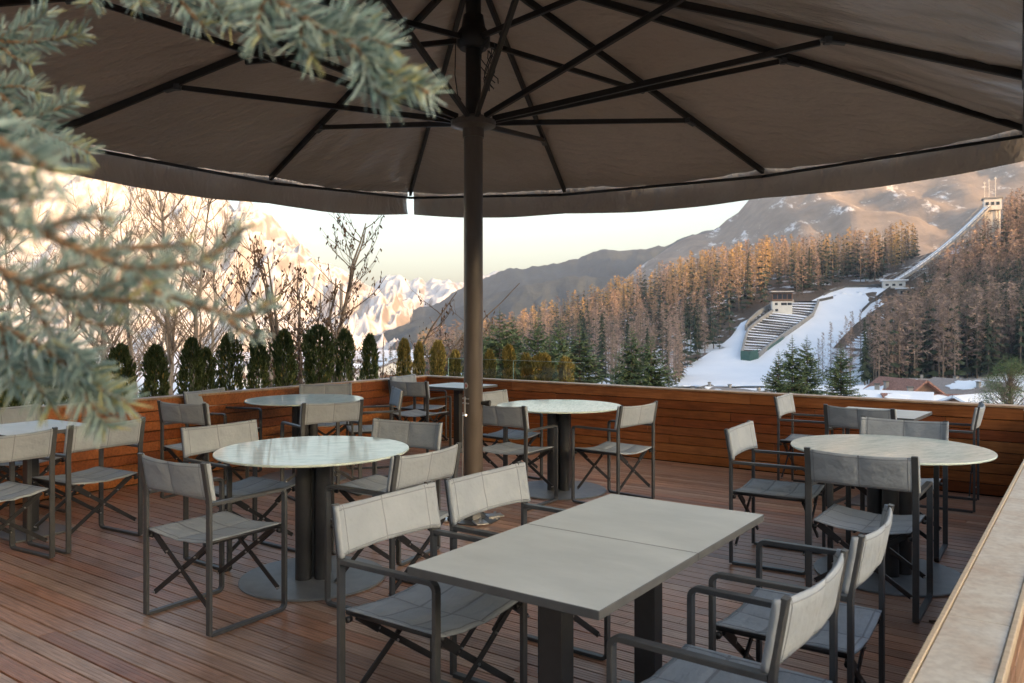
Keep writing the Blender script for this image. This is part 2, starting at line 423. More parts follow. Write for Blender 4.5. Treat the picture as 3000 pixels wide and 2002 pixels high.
def make_round():
    root = empty('round_table'); m = MB(); r = .5455
    m.lathe([(r-.004, .728), (r, .731), (r, .7375), (r-.003, .7405)], 96); m.build('glass_rim', M['glassrim'], root, True)
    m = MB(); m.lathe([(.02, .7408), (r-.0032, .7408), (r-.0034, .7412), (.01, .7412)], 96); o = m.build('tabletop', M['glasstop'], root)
    m = MB()
    m.lathe([(.24, .716), (.26, .719), (.26, .7275), (.25, .7278)], 40)
    m.build('top_plate', M['pedestal'], root)
    m = MB()
    for k in range(4): a = math.pi/4+k*math.pi/2; m.tube([(.074*math.cos(a), .074*math.sin(a), .013), (.074*math.cos(a), .074*math.sin(a), .717)], .046, 20)
    m.box((0, 0, .36), (.05, .05, .70)); o = m.build('pedestal', M['pedestal'], root); smooth_angle(o)
    m = MB(); m.lathe([(.405, .0005), (.412, .003), (.412, .009), (.406, .013), (.15, .0155)], 80); o = m.build('base_plate', M['base'], root); smooth_angle(o, 30)
    return root
def make_square():
    root = empty('square_table'); m = MB(); s = .325
    m.bbox((0, 0, .7255), (2*s, 2*s, .025), .0015, mi=1)
    m.add([(-s+.0015, -s+.0015, .7385), (s-.0015, -s+.0015, .7385), (s-.0015, s-.0015, .7385), (-s+.0015, s-.0015, .7385)], [(0, 1, 2, 3)], 0)
    m.build('tabletop', [M['top'], M['topedge']], root)
    m = MB(); m.bbox((0, 0, .705), (.34, .34, .012), .002); m.build('top_plate', M['pedestal'], root)
    m = MB(); m.bbox((0, 0, .357), (.082, .072, .685), .003); m.build('pedestal', M['pedestal'], root)
    m = MB(); m.bbox((0, 0, .008), (.42, .42, .014), .002); m.build('base_plate', M['base'], root)
    return root
protos = [make_chair(k*1.7) for k in range(4)]
for i, (x, y, th, lab) in enumerate(chairs):
    o = protos[i] if i < 4 else copy_tree(protos[(i*7) % 4])
    o.location = (x, y, .0008); o.rotation_euler = (0, 0, R(th-90)); tag(o, lab, 'chair', 'grey folding chairs on the deck')
    o.scale = (1, 1, 1)
proto = make_round()
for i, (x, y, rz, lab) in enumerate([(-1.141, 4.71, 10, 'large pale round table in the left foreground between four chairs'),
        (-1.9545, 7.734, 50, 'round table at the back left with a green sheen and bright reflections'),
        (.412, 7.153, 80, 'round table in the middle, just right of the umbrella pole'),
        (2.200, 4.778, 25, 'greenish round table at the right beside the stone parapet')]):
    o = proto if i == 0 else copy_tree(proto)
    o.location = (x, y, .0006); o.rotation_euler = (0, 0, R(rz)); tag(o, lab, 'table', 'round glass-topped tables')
proto = make_square()
a = -.6177; u = Vector((math.cos(a), math.sin(a), 0)); v = Vector((-math.sin(a), math.cos(a), 0)); A0 = Vector((-.3166, 2.4632, 0))
sq = [(A0+u*.3306+v*.319, a, 'near one of the two joined square tables in the foreground'), (A0+u*.3306+v*.958, a, 'far one of the two joined square tables in the foreground'),
      (Vector((-.62, 9.45, 0)), a, 'square table in the back corner of the deck, partly behind the pole'),
      (Vector((2.97, 6.63, 0)), a-.05, 'square table by the back parapet at the right'), (Vector((-3.36, 5.72, 0)), a+.06, 'square table cut off by the left edge of the photo')]
for i, (p, an, lab) in enumerate(sq):
    o = proto if i == 0 else copy_tree(proto)
    o.location = (p.x, p.y, .0006); o.rotation_euler = (0, 0, an); tag(o, lab, 'table', 'square slab-topped tables')
    o.scale = (1.014, .98, 1)

# ------------------------------------------------------------------ umbrella
UA = -.554; ux = Vector((math.cos(UA), math.sin(UA), 0)); uy = Vector((-math.sin(UA), math.cos(UA), 0)); UC = Vector((-.288, 6.097, 0))
HA, HB, ZC, ZL, ZA = 3.545, 3.66, 3.19, 3.04, 4.13
ring = [(-1, 1), (-1/3, 1), (1/3, 1), (1, 1), (1, 1/3), (1, -1/3), (1, -1), (1/3, -1), (-1/3, -1), (-1, -1), (-1, -1/3), (-1, 1/3)]
RP = [ux*(HA*i)+uy*(HB*j)+Vector((0, 0, ZC if abs(i*j) == 1 else ZL)) for i, j in ring]
um = empty('patio_umbrella', UC); tag(um, 'huge square taupe umbrella on a bronze pole covering the whole terrace', 'umbrella')
m = MB(); m.lathe([(.071, .02), (.071, 1.2), (.071, 2.90)], 40); o = m.build('pole', M['pole'], um); smooth_angle(o)
m = MB(); m.lathe([(.058, 2.905), (.058, 4.2)], 32); o = m.build('inner_pole', M['rib'], um); smooth_angle(o)
m = MB(); m.lathe([(.080, 2.84), (.080, 2.905), (.165, 2.925), (.168, 2.965), (.10, 2.975), (.09, 3.0)], 40); o = m.build('lower_collar', M['pole'], um); smooth_angle(o)
m = MB(); m.lathe([(.10, 3.50), (.125, 3.53), (.125, 3.61), (.09, 3.66), (.075, 3.75)], 24); o = m.build('upper_collar', M['rib'], um); smooth_angle(o)
m = MB(); m.lathe([(.10, 4.02), (.17, 4.05), (.17, 4.13), (.08, 4.17)], 24); o = m.build('crown_hub', M['rib'], um); smooth_angle(o)
AP = Vector((0, 0, ZA))
for k, p in enumerate(RP):
    corner = k % 3 == 0; d = Vector((p.x, p.y, 0)).normalized(); side = Vector((-d.y, d.x, 0))
    a = AP+d*.15-Vector((0, 0, .02)); q = p-(p-AP).normalized()*.02
    m = MB(); m.sweep([a, q], .035, .058, side); m.build('rib', M['rib'], um)
    s = .5 if corner else .65; e = AP.lerp(p, s)-Vector((0, 0, .055)); b = d*.15+Vector((0, 0, 2.975))
    m = MB(); m.sweep([b, e], .030, .042, side)
    st = m.build('strut', M['rib'], um)
    m = MB(); m.bbox(e+Vector((0, 0, .01))+d*.05, (.05, .05, .05), .004); f = AP.lerp(p, s+.03)-Vector((0, 0, .045)); m.sweep([e+Vector((0, 0, .012)), f+d*.05], .05, .012, side)
    m.build('joint_bracket', M['frame'], um)
    if k in (2, 5, 8, 10):
        e2 = AP.lerp(p, .5)-Vector((0, 0, .05)); m = MB(); m.sweep([d*.11+Vector((0, 0, 3.57)), e2], .03, .04, side); m.build('brace', M['rib'], um)
for k in range(12):
    p, q = RP[k], RP[(k+1) % 12]
    inw = -(Vector(((p.x+q.x)/2, (p.y+q.y)/2, 0)).normalized())*.06
    m = MB(); m.tube([p+inw-Vector((0, 0, .055)), q+inw-Vector((0, 0, .055))], .016, 8); m.build('perimeter_bar', M['rib'], um, True)
# canopy cloth (single mesh; two sides)
m = MB(); NS, NTT = 40, 28
for k in range(12):
    p, q = RP[k]+Vector((0, 0, .03)), RP[(k+1) % 12]+Vector((0, 0, .03)); vs = []
    c0 = AP+Vector((0, 0, .05))
    for i in range(NS+1):
        s = .03+.97*i/NS
        for j in range(NTT+1):
            t = j/NTT; e = p.lerp(q, t); b = c0.lerp(e, s); bl = math.sin(math.pi*t)
            z = -.055*bl*s*s+.10*bl*s*(1-s)
            # folds that run out of the rib ends
            near = max(0, (s-.62)/.38)
            z += .042*near*math.sin(t*math.pi*8+s*7+k)*(1-bl*.85)*min(1, (1.0-s)*9+.15)*min(1, bl*5)+.034*noise.noise(Vector((b.x*1.3, b.y*1.3, k)))*bl+.012*noise.noise(Vector((b.x*4.1, b.y*4.1, k)))*bl
            z += .018*near*noise.noise(Vector((b.x*7, b.y*7, 5)))
            vs.append(b+Vector((0, 0, z)))
    fs = [(i*(NTT+1)+j, (i+1)*(NTT+1)+j, (i+1)*(NTT+1)+j+1, i*(NTT+1)+j+1) for i in range(NS) for j in range(NTT)]
    m.add(vs, fs)
m.build('canopy', M['canopy'], um, True)
for sd in range(4):
    idx = [(sd*3+k) % 12 for k in range(4)]; m = MB(); vs = []; NU = 60; NV = 8
    L = [RP[i]+Vector((0, 0, .062)) for i in idx]; nrm = (uy, ux, -uy, -ux)[sd]
    for i in range(NU+1):
        t = i/NU*3; kk = min(2, int(t)); e = L[kk].lerp(L[kk+1], t-kk)
        if i == 0: e = e.lerp(L[1], .015)
        if i == NU: e = e.lerp(L[2], .015)
        tt = t-kk; e = e+Vector((0, 0, -.05*math.sin(math.pi*tt)))
        for j in range(NV+1):
            b = j/NV; w = .012*math.sin(i*.9+b*2)*b+.03*b*noise.noise(Vector((i*.16, b*1.2, sd*3)))+.05*b*(1-b)
            drop = .30-.02*(1 if kk == 1 else abs(tt-(0 if kk == 2 else 1)))*0
            vs.append(e+nrm*(.02+w)-Vector((0, 0, b*(drop+.03))))
    fs = [(i*(NV+1)+j, i*(NV+1)+j+1, (i+1)*(NV+1)+j+1, (i+1)*(NV+1)+j) for i in range(NU) for j in range(NV)]
    m.add(vs, fs); m.build('valance', M['canopy'], um, True)
# fittings on the pole
m = MB(); m.lathe([(.20, .002), (.20, .012), (.09, .014), (.078, .05), (.072, .09)], 8); m.build('foot_socket', M['frame'], um)
m = MB()
for k in range(4):
    a = R(20+90*k); c = Vector((.17*math.cos(a), .17*math.sin(a), .018)); m.bbox(c, (.12, .09, .012), .002, Matrix.Rotation(a, 3, 'Z')); m.tube([c, c+Vector((0, 0, .03))], .011, 6)
m.build('bolt_plate', M['pin'], um)
m = MB(); d = Vector((.93, -.36, 0)); m.tube([d*.06+Vector((0, 0, .87)), d*.105+Vector((0, 0, .87))], .016, 12); m.tube([d*.10+Vector((0, 0, .87)), d*.135+Vector((0, 0, .87))], [.020, .024], 12); m.build('crank_socket', M['rail'], um)
m = MB(); dd = Vector((-.72, -.69, 0)); sd2 = Vector((-dd.y, dd.x, 0))
for z in (.905, .87): m.sweep([dd*.074-sd2*.035+Vector((0, 0, z)), dd*.080+sd2*0+Vector((0, 0, z)), dd*.074+sd2*.035+Vector((0, 0, z))], .010, .006, (0, 0, 1))
m.tube([dd*.084+Vector((0, 0, .92)), dd*.084+Vector((0, 0, .79))], .007, 8); m.tube([dd*.074-sd2*.03+Vector((0, 0, .775)), dd*.088+sd2*.02+Vector((0, 0, .785))], .008, 8)
m.build('clamp', M['pin'], um)
st = simple('pale_sticker', (.55, .5, .45), (.7, .62, .56), 40, .5); st2 = simple('red_print', (.45, .12, .1), (.6, .2, .15), 60, .5)
m = MB(); vs = []
for ring_r in (0, .55, 1):
    for k in range(20): an = 2*math.pi*k/20; a2 = math.atan2(dd.y, dd.x)+.016*ring_r*math.cos(an)/.0722*1.35; vs.append((.0722*math.cos(a2), .0722*math.sin(a2), 1.0+.024*ring_r*math.sin(an)))
m.add(vs, [(20+k, 20+(k+1) % 20, 40+(k+1) % 20, 40+k) for k in range(20)], 0); m.add(vs[:40], [(k, (k+1) % 20, 20+(k+1) % 20, 20+k) for k in range(20)], 1)
m.build('round_sticker', [st, st2], um)
m = MB(); l2 = Vector((-.98, -.2, 0)); m.tube([l2*.078+Vector((0, 0, .80)), l2*.079+Vector((0, 0, .5)), l2*.083+Vector((0, 0, .2)), l2*.15+Vector((0, 0, .02))], .0045, 6); m.build('cable', simple('pale_cable', (.5, .45, .4), (.6, .55, .5), 5, .5), um, True)
m = MB(); rn = random.Random(2)
for k in range(9):
    pts = []; a0 = rn.uniform(-1.2, .8); b0 = Vector((.11*math.cos(a0)+.02, .11*math.sin(a0), 3.52))
    for i in range(7): pts.append(b0+Vector((.03*math.sin(i*1.1+k)+.012*k*.3, .02*math.cos(i*1.3+k), -.05*i+.02*math.sin(k+i))))
    m.tube(pts, .004, 5)
m.tube([(-.13, -.03, 3.53), (-.135, -.03, 3.3), (-.115, -.03, 3.15), (-.09, -.02, 3.12)], .0045, 5); m.build('rope_loops', M['rail'], um, True)

# ------------------------------------------------------------------ terrain
OV = 1.2766                                # table below is in 2350-px overview units of the photograph
TU = [-3000, -800, 0, 400, 800, 1000, 1100, 1200, 1300, 1400, 1500, 1600, 1700, 1800, 1900, 2000, 2100, 2200, 2300, 2400, 2600, 3000, 5000]
def fill(l): return l
TV = {
 230: [905]*5+[905, 905, 902, 900, 897, 895, 893, 891, 889, 887, 885, 882, 878, 870, 864, 855, 850, 845],
 270: [893]*5+[895, 893, 892, 890, 888, 884, 880, 878, 878, 878, 878, 868, 850, 838, 828, 815, 800, 790],
 300: [886]*5+[888, 884, 880, 875, 869, 858, 845, 842, 840, 840, 838, 812, 800, 792, 785, 770, 750, 740],
 340: [880]*5+[882, 874, 864, 853, 842, 828, 806, 775, 785, 790, 780, 755, 738, 730, 722, 710, 690, 680],
 380: [874]*5+[876, 864, 850, 833, 815, 795, 766, 728, 722, 724, 722, 700, 676, 662, 650, 640, 620, 610],
 410: [870]*5+[871, 855, 838, 816, 792, 768, 735, 700, 684, 674, 668, 650, 615, 590, 575, 560, 540, 530],
 450: [866]*5+[864, 846, 824, 798, 768, 738, 702, 667, 655, 645, 636, 606, 572, 548, 540, 525, 505, 495],
 500: [862]*5+[857, 836, 808, 778, 745, 712, 674, 646, 632, 624, 617, 596, 562, 536, 526, 510, 490, 480],
 600: [858]*5+[846, 818, 784, 750, 718, 682, 656, 638, 627, 622, 612, 592, 560, 532, 522, 505, 485, 475],
 760: [852]*5+[846, 832, 812, 790, 770, 750, 730, 715, 705, 700, 690, 660, 620, 580, 565, 545, 525, 515]}
TY = [230, 270, 300, 340, 380, 410, 450, 500, 600, 760]
def interp(xs, ys, x):
    if x <= xs[0]: return ys[0]
    for i in range(len(xs)-1):
        if x <= xs[i+1]:
            t = (x-xs[i])/(xs[i+1]-xs[i]); return ys[i]+(ys[i+1]-ys[i])*t
    return ys[-1]
def gz(x, y):
    """ground height"""
    d = math.hypot(x, max(y, 0)) if y < 230 else y
    if y < 230:
        uo = (1500+F*x/230*.999)/OV; z230 = H-(interp(TU, TV[230], uo)*OV-CY)/F*230
        r = math.hypot(x, y)
        t = min(1, max(0, (r-11)/219)); z = -1.6+(z230+1.6)*(t**.75)
        if y < 0: z = -1.6+(-6+1.6)*min(1, max(0, (r-12)/150))
        if r < 13: z = -1.6
    else:
        uo = (1500+F*x/min(y, 1500))/OV
        i = 0
        while i < len(TY)-2 and y > TY[i+1]: i += 1
        if y >= TY[-1]: z = H-(interp(TU, TV[760], uo)*OV-CY)/F*760
        else:
            t = (y-TY[i])/(TY[i+1]-TY[i]); a = H-(interp(TU, TV[TY[i]], uo)*OV-CY)/F*TY[i]; b = H-(interp(TU, TV[TY[i+1]], uo)*OV-CY)/F*TY[i+1]; z = a+(b-a)*t
        if y > 1200: z -= (y-1200)*.02
    if math.hypot(x, y) > 60: z += .9*noise.noise(Vector((x*.02, y*.02, 0)))
    return z
def ray(u, v, y0=232, y1=700):
    y = y0
    while y < y1:
        p = aty(u, v, y)
        if p.z <= gz(p.x, p.y): return Vector((p.x, p.y, gz(p.x, p.y)))
        y += 1.5
    p = aty(u, v, y1); return Vector((p.x, p.y, gz(p.x, p.y)))
def ground_mat():
    t = NT('winter_ground'); n = t.noise(.06, 8, .68); n2 = t.noise(.9, 5, .6)
    br = t.ramp(n2.outputs[0], [(.3, (.075, .055, .04)), (.7, (.14, .10, .07))])
    # snow lies where the noise and the open valley let it
    tc = t.node('ShaderNodeTexCoord'); sp = t.node('ShaderNodeSeparateXYZ'); t.link(tc.outputs['Object'], sp.inputs[0])
    mr = t.node('ShaderNodeMapRange'); t.link(sp.outputs[2], mr.inputs[0]); mr.inputs[1].default_value = -22; mr.inputs[2].default_value = -4; mr.inputs[3].default_value = .25; mr.inputs[4].default_value = -.02
    ad = t.node('ShaderNodeMath', operation='ADD'); t.link(n.outputs[0], ad.inputs[0]); t.link(mr.outputs[0], ad.inputs[1])
    r = t.ramp(ad.outputs[0], [(.53, (0, 0, 0)), (.60, (1, 1, 1))])
    return t.set(t.mix(r.outputs[0], br.outputs[0], (.78, .80, .84)), .9, 0, .2)
M['ground'] = ground_mat()
ys = [-1800, -900, -450, -220, -110, -60, -30, -15, -8, -3, 2, 6, 10, 13, 17, 23, 32, 45, 62, 85, 115, 150, 190, 230]+list(range(236, 520, 9))+[540, 565, 600, 640, 690, 760, 850, 1000, 1200, 1600, 2300, 3400, 5000]
m = MB(); vs = []; NX = 150
for y in ys:
    half = 2600 if y < 230 else 2600*max(1, y/900)
    for i in range(NX+1):
        t = (i/NX)*2-1
        x = (abs(t)**2.6)*math.copysign(half, t) if y < 230 else (1.9*y*(t*.75+.25*t**3) if y > 1200 else math.copysign((abs(t)**1.7)*2600, t))
        z = gz(x, y)
        if -8 < x < 6 and -4 < y < 12: z = min(z, -1.6)
        vs.append((x, y, z))
m.add(vs, [(j*(NX+1)+i, j*(NX+1)+i+1, (j+1)*(NX+1)+i+1, (j+1)*(NX+1)+i) for j in range(len(ys)-1) for i in range(NX)])
tag(m.build('terrain', M['ground'], None, True), kind='structure')
# the terrace stands on a masonry block
m = MB(); m.box(((PL+PR)/2+.08, (QB-2.3)/2, -.86), (PR-PL+.3, QB+2.45, 1.5)); m.box((PR+2.2, 2.4, -1.6), (3.9, 12, .06)); o = m.build('terrace_base', simple('grey_masonry', (.2, .19, .18), (.3, .29, .27), 3, .8, .2, .01)); o.rotation_euler = (0, 0, TD); tag(o, kind='structure')

# ------------------------------------------------------------------ mountains
def rock_mat(name, snow, rock, lo, hi, slope, nsc, snowcol=(.66, .65, .65), low=None):
    t = NT(name); n = t.noise(nsc*2.2, 10, .74, (1, .45, .6)); g = t.node('ShaderNodeNewGeometry'); sp = t.node('ShaderNodeSeparateXYZ'); t.link(g.outputs['Normal'], sp.inputs[0])
    ad = t.node('ShaderNodeMath', operation='MULTIPLY_ADD'); t.link(sp.outputs[2], ad.inputs[0]); ad.inputs[1].default_value = slope; t.link(n.outputs[0], ad.inputs[2])
    r = t.ramp(ad.outputs[0], [(lo, (0, 0, 0)), (hi, (1, 1, 1))])
    n2 = t.noise(nsc*3, 6, .6); rk = t.ramp(n2.outputs[0], [(.3, rock[0]), (.7, rock[1])])
    t.bump(n.outputs[0], .4, 8)
    return t.set(t.mix(t.mathmul(r.outputs[0], snow), rk.outputs[0], snowcol), .95, 0, .1)
def mountain(name, sil, ytop, ybase, zbase, mat, amp, freq, seed=0, nu=220, nd=60, back=1.25, ridged=True, fine=1):
    """sil: skyline as overview pixels; the face runs from the skyline at ytop down to ybase"""
    us = [s[0] for s in sil]; vv = [s[1] for s in sil]; m = MB(); vs = []
    u0, u1 = us[0], us[-1]
    for j in range(nd+1):
        b = j/nd
        for i in range(nu+1):
            uo = u0+(u1-u0)*i/nu; v = interp(us, vv, uo)*OV
            yt = interp([s[0] for s in sil], [s[2] if len(s) > 2 else ytop for s in sil], uo); top = aty(uo*OV, v, yt)
            if b <= .8:
                c = b/.8; y = ybase*(yt/ytop)+(yt-ybase*(yt/ytop))*c; x = top.x*(y/yt)**.9
                z = zbase+(top.z-zbase)*(c**1.35)
                k = math.sin(math.pi*min(1, c*.97))**.7
            else:
                c = (b-.8)/.2; y = yt*(1+(back-1)*c); x = top.x; z = top.z-(top.z-zbase)*c**1.3; k = c
            q = Vector((x*freq+seed, y*freq*.6, z*freq*.5))
            nn = noise.fractal(q, 1.0, 2.1, 6)
            rd = ((1-abs(noise.noise(Vector((x*freq*1.6+seed*2, y*freq*.35, 0))))*2)+fine*.35*(1-abs(noise.noise(Vector((x*freq*5+seed, y*freq*1.2, 2))))*3)+fine*.16*(1-abs(noise.noise(Vector((x*freq*13+seed, y*freq*3, 4))))*3)) if ridged else 0
            z += amp*(nn*.6+rd*.5)*k
            z += amp*.10*noise.fractal(Vector((x*freq*9, y*freq*3, seed)), 1.0, 2.0, 4)*(1 if b > .05 else 0)
            vs.append((x, y, z))
    m.add(vs, [(j*(nu+1)+i, j*(nu+1)+i+1, (j+1)*(nu+1)+i+1, (j+1)*(nu+1)+i) for j in range(nd) for i in range(nu)])
    o = m.build(name, mat, None, True); tag(o, kind='structure'); return o
far = rock_mat('far_rock_and_snow', 1, ((.20, .16, .14), (.30, .25, .21)), .74, .86, .45, .0022)
near_m = rock_mat('left_rock_and_snow', 1, ((.22, .185, .16), (.34, .29, .25)), .68, .90, .45, .0045)
wood = rock_mat('wooded_ridge', .25, ((.035, .045, .048), (.06, .07, .07)), .80, .95, .1, .02)
right_m = rock_mat('right_mountain', 1, ((.17, .14, .115), (.27, .225, .19)), .64, .70, .08, .011)
# distant lit peaks left of the pole
mountain('distant_peaks', [(560, 730), (700, 700), (770, 706), (800, 690), (830, 682), (850, 668), (870, 655), (890, 643), (905, 640), (920, 641), (930, 650), (943, 654), (952, 645), (962, 644), (978, 658), (986, 652), (994, 643), (1010, 642), (1030, 643), (1045, 647), (1060, 652), (1085, 640), (1120, 628), (1145, 626), (1180, 640), (1300, 680)],
         5200, 3300, -160, far, 150, .0019, 4, 260, 60)
# wooded blue ridges in the valley
mountain('wooded_ridge', [(300, 800), (500, 790), (650, 783), (783, 728+30), (866, 716), (950, 711), (996, 702), (1023, 692), (1040, 676), (1063, 668), (1085, 655), (1110, 642), (1147, 628), (1190, 620), (1226, 612), (1277, 608), (1320, 598), (1350, 585), (1400, 573), (1416, 577), (1483, 573), (1530, 563), (1560, 553), (1640, 530), (1800, 500), (2000, 470)],
         2700, 1500, -100, wood, 55, .0044, 9, 240, 50)
mountain('lower_wooded_ridge', [(500, 835), (700, 800), (800, 775), (900, 752), (960, 735), (1040, 712), (1100, 690), (1160, 668), (1230, 650), (1300, 636), (1380, 640), (1500, 650), (1700, 680)],
         1900, 1100, -80, wood, 30, .007, 3, 160, 40)
# snow mountain on the left, peaks above the canopy edge
mountain('left_snow_mountain', [(-700, 360), (-300, 320), (0, 330), (90, 335), (200, 345), (300, 365), (380, 385), (430, 400), (480, 420), (512, 448), (530, 472), (543, 485), (556, 474), (566, 467), (577, 478), (600, 500), (617, 512), (640, 536), (660, 552), (693, 578), (733, 612), (783, 626), (830, 652), (880, 690), (950, 730)],
         2700, 1150, -80, near_m, 120, .0044, 12, 520, 150)
# the big grey mountain behind the ski jump, running out of the photo to the right and back towards the camera
mountain('right_mountain', [(1200, 800, 2000), (1350, 700, 2000), (1480, 610, 2000), (1560, 555, 2000), (1600, 540, 2000), (1640, 532, 2000), (1664, 512, 2000), (1690, 500, 2000), (1700, 478, 2000), (1716, 464, 2000), (1740, 430, 2000), (1850, 385, 2000), (2000, 370, 1950), (2350, 340, 1800), (2700, 330, 1650), (3200, 300, 1500), (4200, 240, 1150), (6000, 60, 800), (9000, -300, 520)],
         2000, 900, -60, right_m, 50, .006, 21, 300, 90, fine=.15)
# unseen ridge added behind the photographer to cast shade over the valley floor
SAZ = R(132); SEL = R(10); SD = Vector((math.sin(SAZ), math.cos(SAZ), 0)); SP = Vector((-SD.y, SD.x, 0))
m = MB(); vs = []; n1 = 90
for j, (dd_, hk) in enumerate(((1300, 0), (1650, .45), (1950, .85), (2200, 1), (2500, .85), (3400, 0))):
    for i in range(n1+1):
        tt = (i/n1-.5)*11000; p = SD*dd_+SP*tt
        z = -30+(431+30)*hk+(9*noise.noise(Vector((tt*.004, j*.3, 2)))+5*noise.noise(Vector((tt*.02, j, 7))))*hk
        vs.append((p.x, p.y, z))
m.add(vs, [(j*(n1+1)+i, j*(n1+1)+i+1, (j+1)*(n1+1)+i+1, (j+1)*(n1+1)+i) for j in range(5) for i in range(n1)])
tag(m.build('added_shade_ridge', wood, None, True), kind='structure')

# ------------------------------------------------------------------ ski jump
def Z6(x, y): return (2000+x/2.35, 500+y/2.35)
M['snow'] = simple('snow', (.74, .77, .82), (.80, .82, .86), .12, .8, .3, .15, spec=.2)
rows = [(-190, 1620, 700, 1640), (-150, 1560, 700, 1560), (0, 1375, 980, 1400), (220, 1245, 1040, 1230), (330, 1160, 1110, 1150), (400, 1060, 1200, 1060), (560, 985, 1300, 985), (880, 915, 1390, 930), (960, 870, 1350, 885), (1010, 845, 1400, 850), (1130, 795, 1440, 815)]
m = MB(); vs = []; nr = 0; NC = 26; sub = 5
for a, b in zip(rows[:-1], rows[1:]):
    for s in range(sub):
        t = s/sub; r = [a[k]+(b[k]-a[k])*t for k in range(4)]
        for i in range(NC+1):
            c = i/NC; q = ray(*Z6(r[0]+(r[2]-r[0])*c, r[1]+(r[3]-r[1])*c)); dip = -1.2*math.sin(math.pi*c)*0
            vs.append(q+Vector((0, 0, .55+dip)))
        nr += 1
m.add(vs, [(j*(NC+1)+i, j*(NC+1)+i+1, (j+1)*(NC+1)+i+1, (j+1)*(NC+1)+i) for j in range(nr-1) for i in range(NC)])
tag(m.build('landing_slope', M['snow'], None, True), kind='structure')
M['conc'] = simple('grey_concrete', (.22, .21, .20), (.32, .31, .29), .6, .85)
M['darkc'] = simple('dark_riser', (.07, .065, .06), (.11, .10, .09), .8, .9)
M['wht'] = simple('white_render', (.62, .60, .56), (.72, .70, .66), .7, .8)
M['green'] = simple('green_panel', (.03, .085, .07), (.05, .12, .10), 1, .6)
M['win'] = simple('dark_window_glass', (.02, .025, .03), (.035, .04, .05), 1, .12)
M['brnw'] = simple('brown_timber', (.12, .06, .035), (.20, .11, .065), 2, .7, sx=(1, 1, 8))
M['orgw'] = simple('orange_timber', (.32, .15, .06), (.45, .23, .10), 2, .7, sx=(1, 1, 8))
M['tile'] = simple('brown_red_roof', (.16, .07, .05), (.34, .17, .12), 3.5, .8, .3, .05)
M['gtile'] = simple('grey_brown_roof', (.22, .18, .16), (.30, .25, .22), 2.5, .8)
def pathpt(pts, t):
    k = t*(len(pts)-1); i = min(int(k), len(pts)-2); f = k-i; return tuple(a+(b-a)*f for a, b in zip(pts[i], pts[i+1]))
g = empty('grandstand', ray(*Z6(600, 1150))); tag(g, 'snow-striped stepped grandstand on the slope with a green end panel', 'grandstand')
Lp = [(405, 1300), (425, 1215), (450, 1128), (540, 1055), (640, 985), (760, 925)]; Rp = [(520, 1300), (610, 1225), (705, 1155), (800, 1085), (895, 1015), (935, 925)]
gl = g.location
NR = 24
for k in range(NR):
    a = ray(*Z6(*pathpt(Lp, k/(NR-1)))); b = ray(*Z6(*pathpt(Rp, k/(NR-1)))); a2 = ray(*Z6(*pathpt(Lp, min(1, (k+.30)/(NR-1))))); b2 = ray(*Z6(*pathpt(Rp, min(1, (k+.30)/(NR-1)))))
    m = MB(); up = Vector((0, 0, 1.5)); dn = Vector((0, 0, -1)); q = [a-gl, b-gl, b2-gl, a2-gl]
    z = max(a.z, b.z, a2.z, b2.z)-gl.z if False else None
    vs = [p+dn for p in q]+[p+up for p in q]
    m.add(vs, [(0, 1, 5, 4), (1, 2, 6, 5), (2, 3, 7, 6), (3, 0, 4, 7)], 0); m.add(vs[4:], [(0, 1, 2, 3)], 1)
    m.build('terrace_row', [M['darkc'], M['snow']], g)
def ribbon(pts, w, h, mat, name, par, gl, lift=.4):
    m = MB(); P = [ray(*Z6(*p))-gl+Vector((0, 0, lift+h/2)) for p in pts]
    m.sweep(P, h, w, (0, 0, 1)); return m.build(name, mat, par)
ribbon(Lp, .8, 2.2, M['conc'], 'side_wall', g, gl); ribbon(Rp, .8, 2.0, M['conc'], 'side_wall', g, gl)
ribbon([(400, 1318), (460, 1322), (515, 1310)], .5, 4.0, M['green'], 'end_panel', g, gl, 0)
ribbon([(515, 1310), (560, 1270), (640, 1210), (700, 1165)], .5, 1.6, M['green'], 'edge_panel', g, gl, 0)
g = empty('small_grandstand', ray(*Z6(540, 1030))); gl = g.location; tag(g, 'small snowy grandstand below the white judges tower', 'grandstand')
for k in range(8):
    t = k/7; a = ray(*Z6(440+170*t, 1095-130*t)); b = ray(*Z6(520+130*t, 1062-85*t)); d = Vector((1.2, 1.8, 0))
    m = MB(); q = [a-gl, b-gl, b-gl+d, a-gl+d]; vs = [p+Vector((0, 0, -1)) for p in q]+[p+Vector((0, 0, 2.0)) for p in q]
    m.add(vs, [(0, 1, 5, 4), (1, 2, 6, 5), (2, 3, 7, 6), (3, 0, 4, 7)], 0); m.add(vs[4:], [(0, 1, 2, 3)], 1); m.build('terrace_row', [M['darkc'], M['snow']], g)
ribbon([(432, 1115), (450, 1075), (520, 1010), (600, 965)], .6, 2.5, M['conc'], 'back_wall', g, gl)
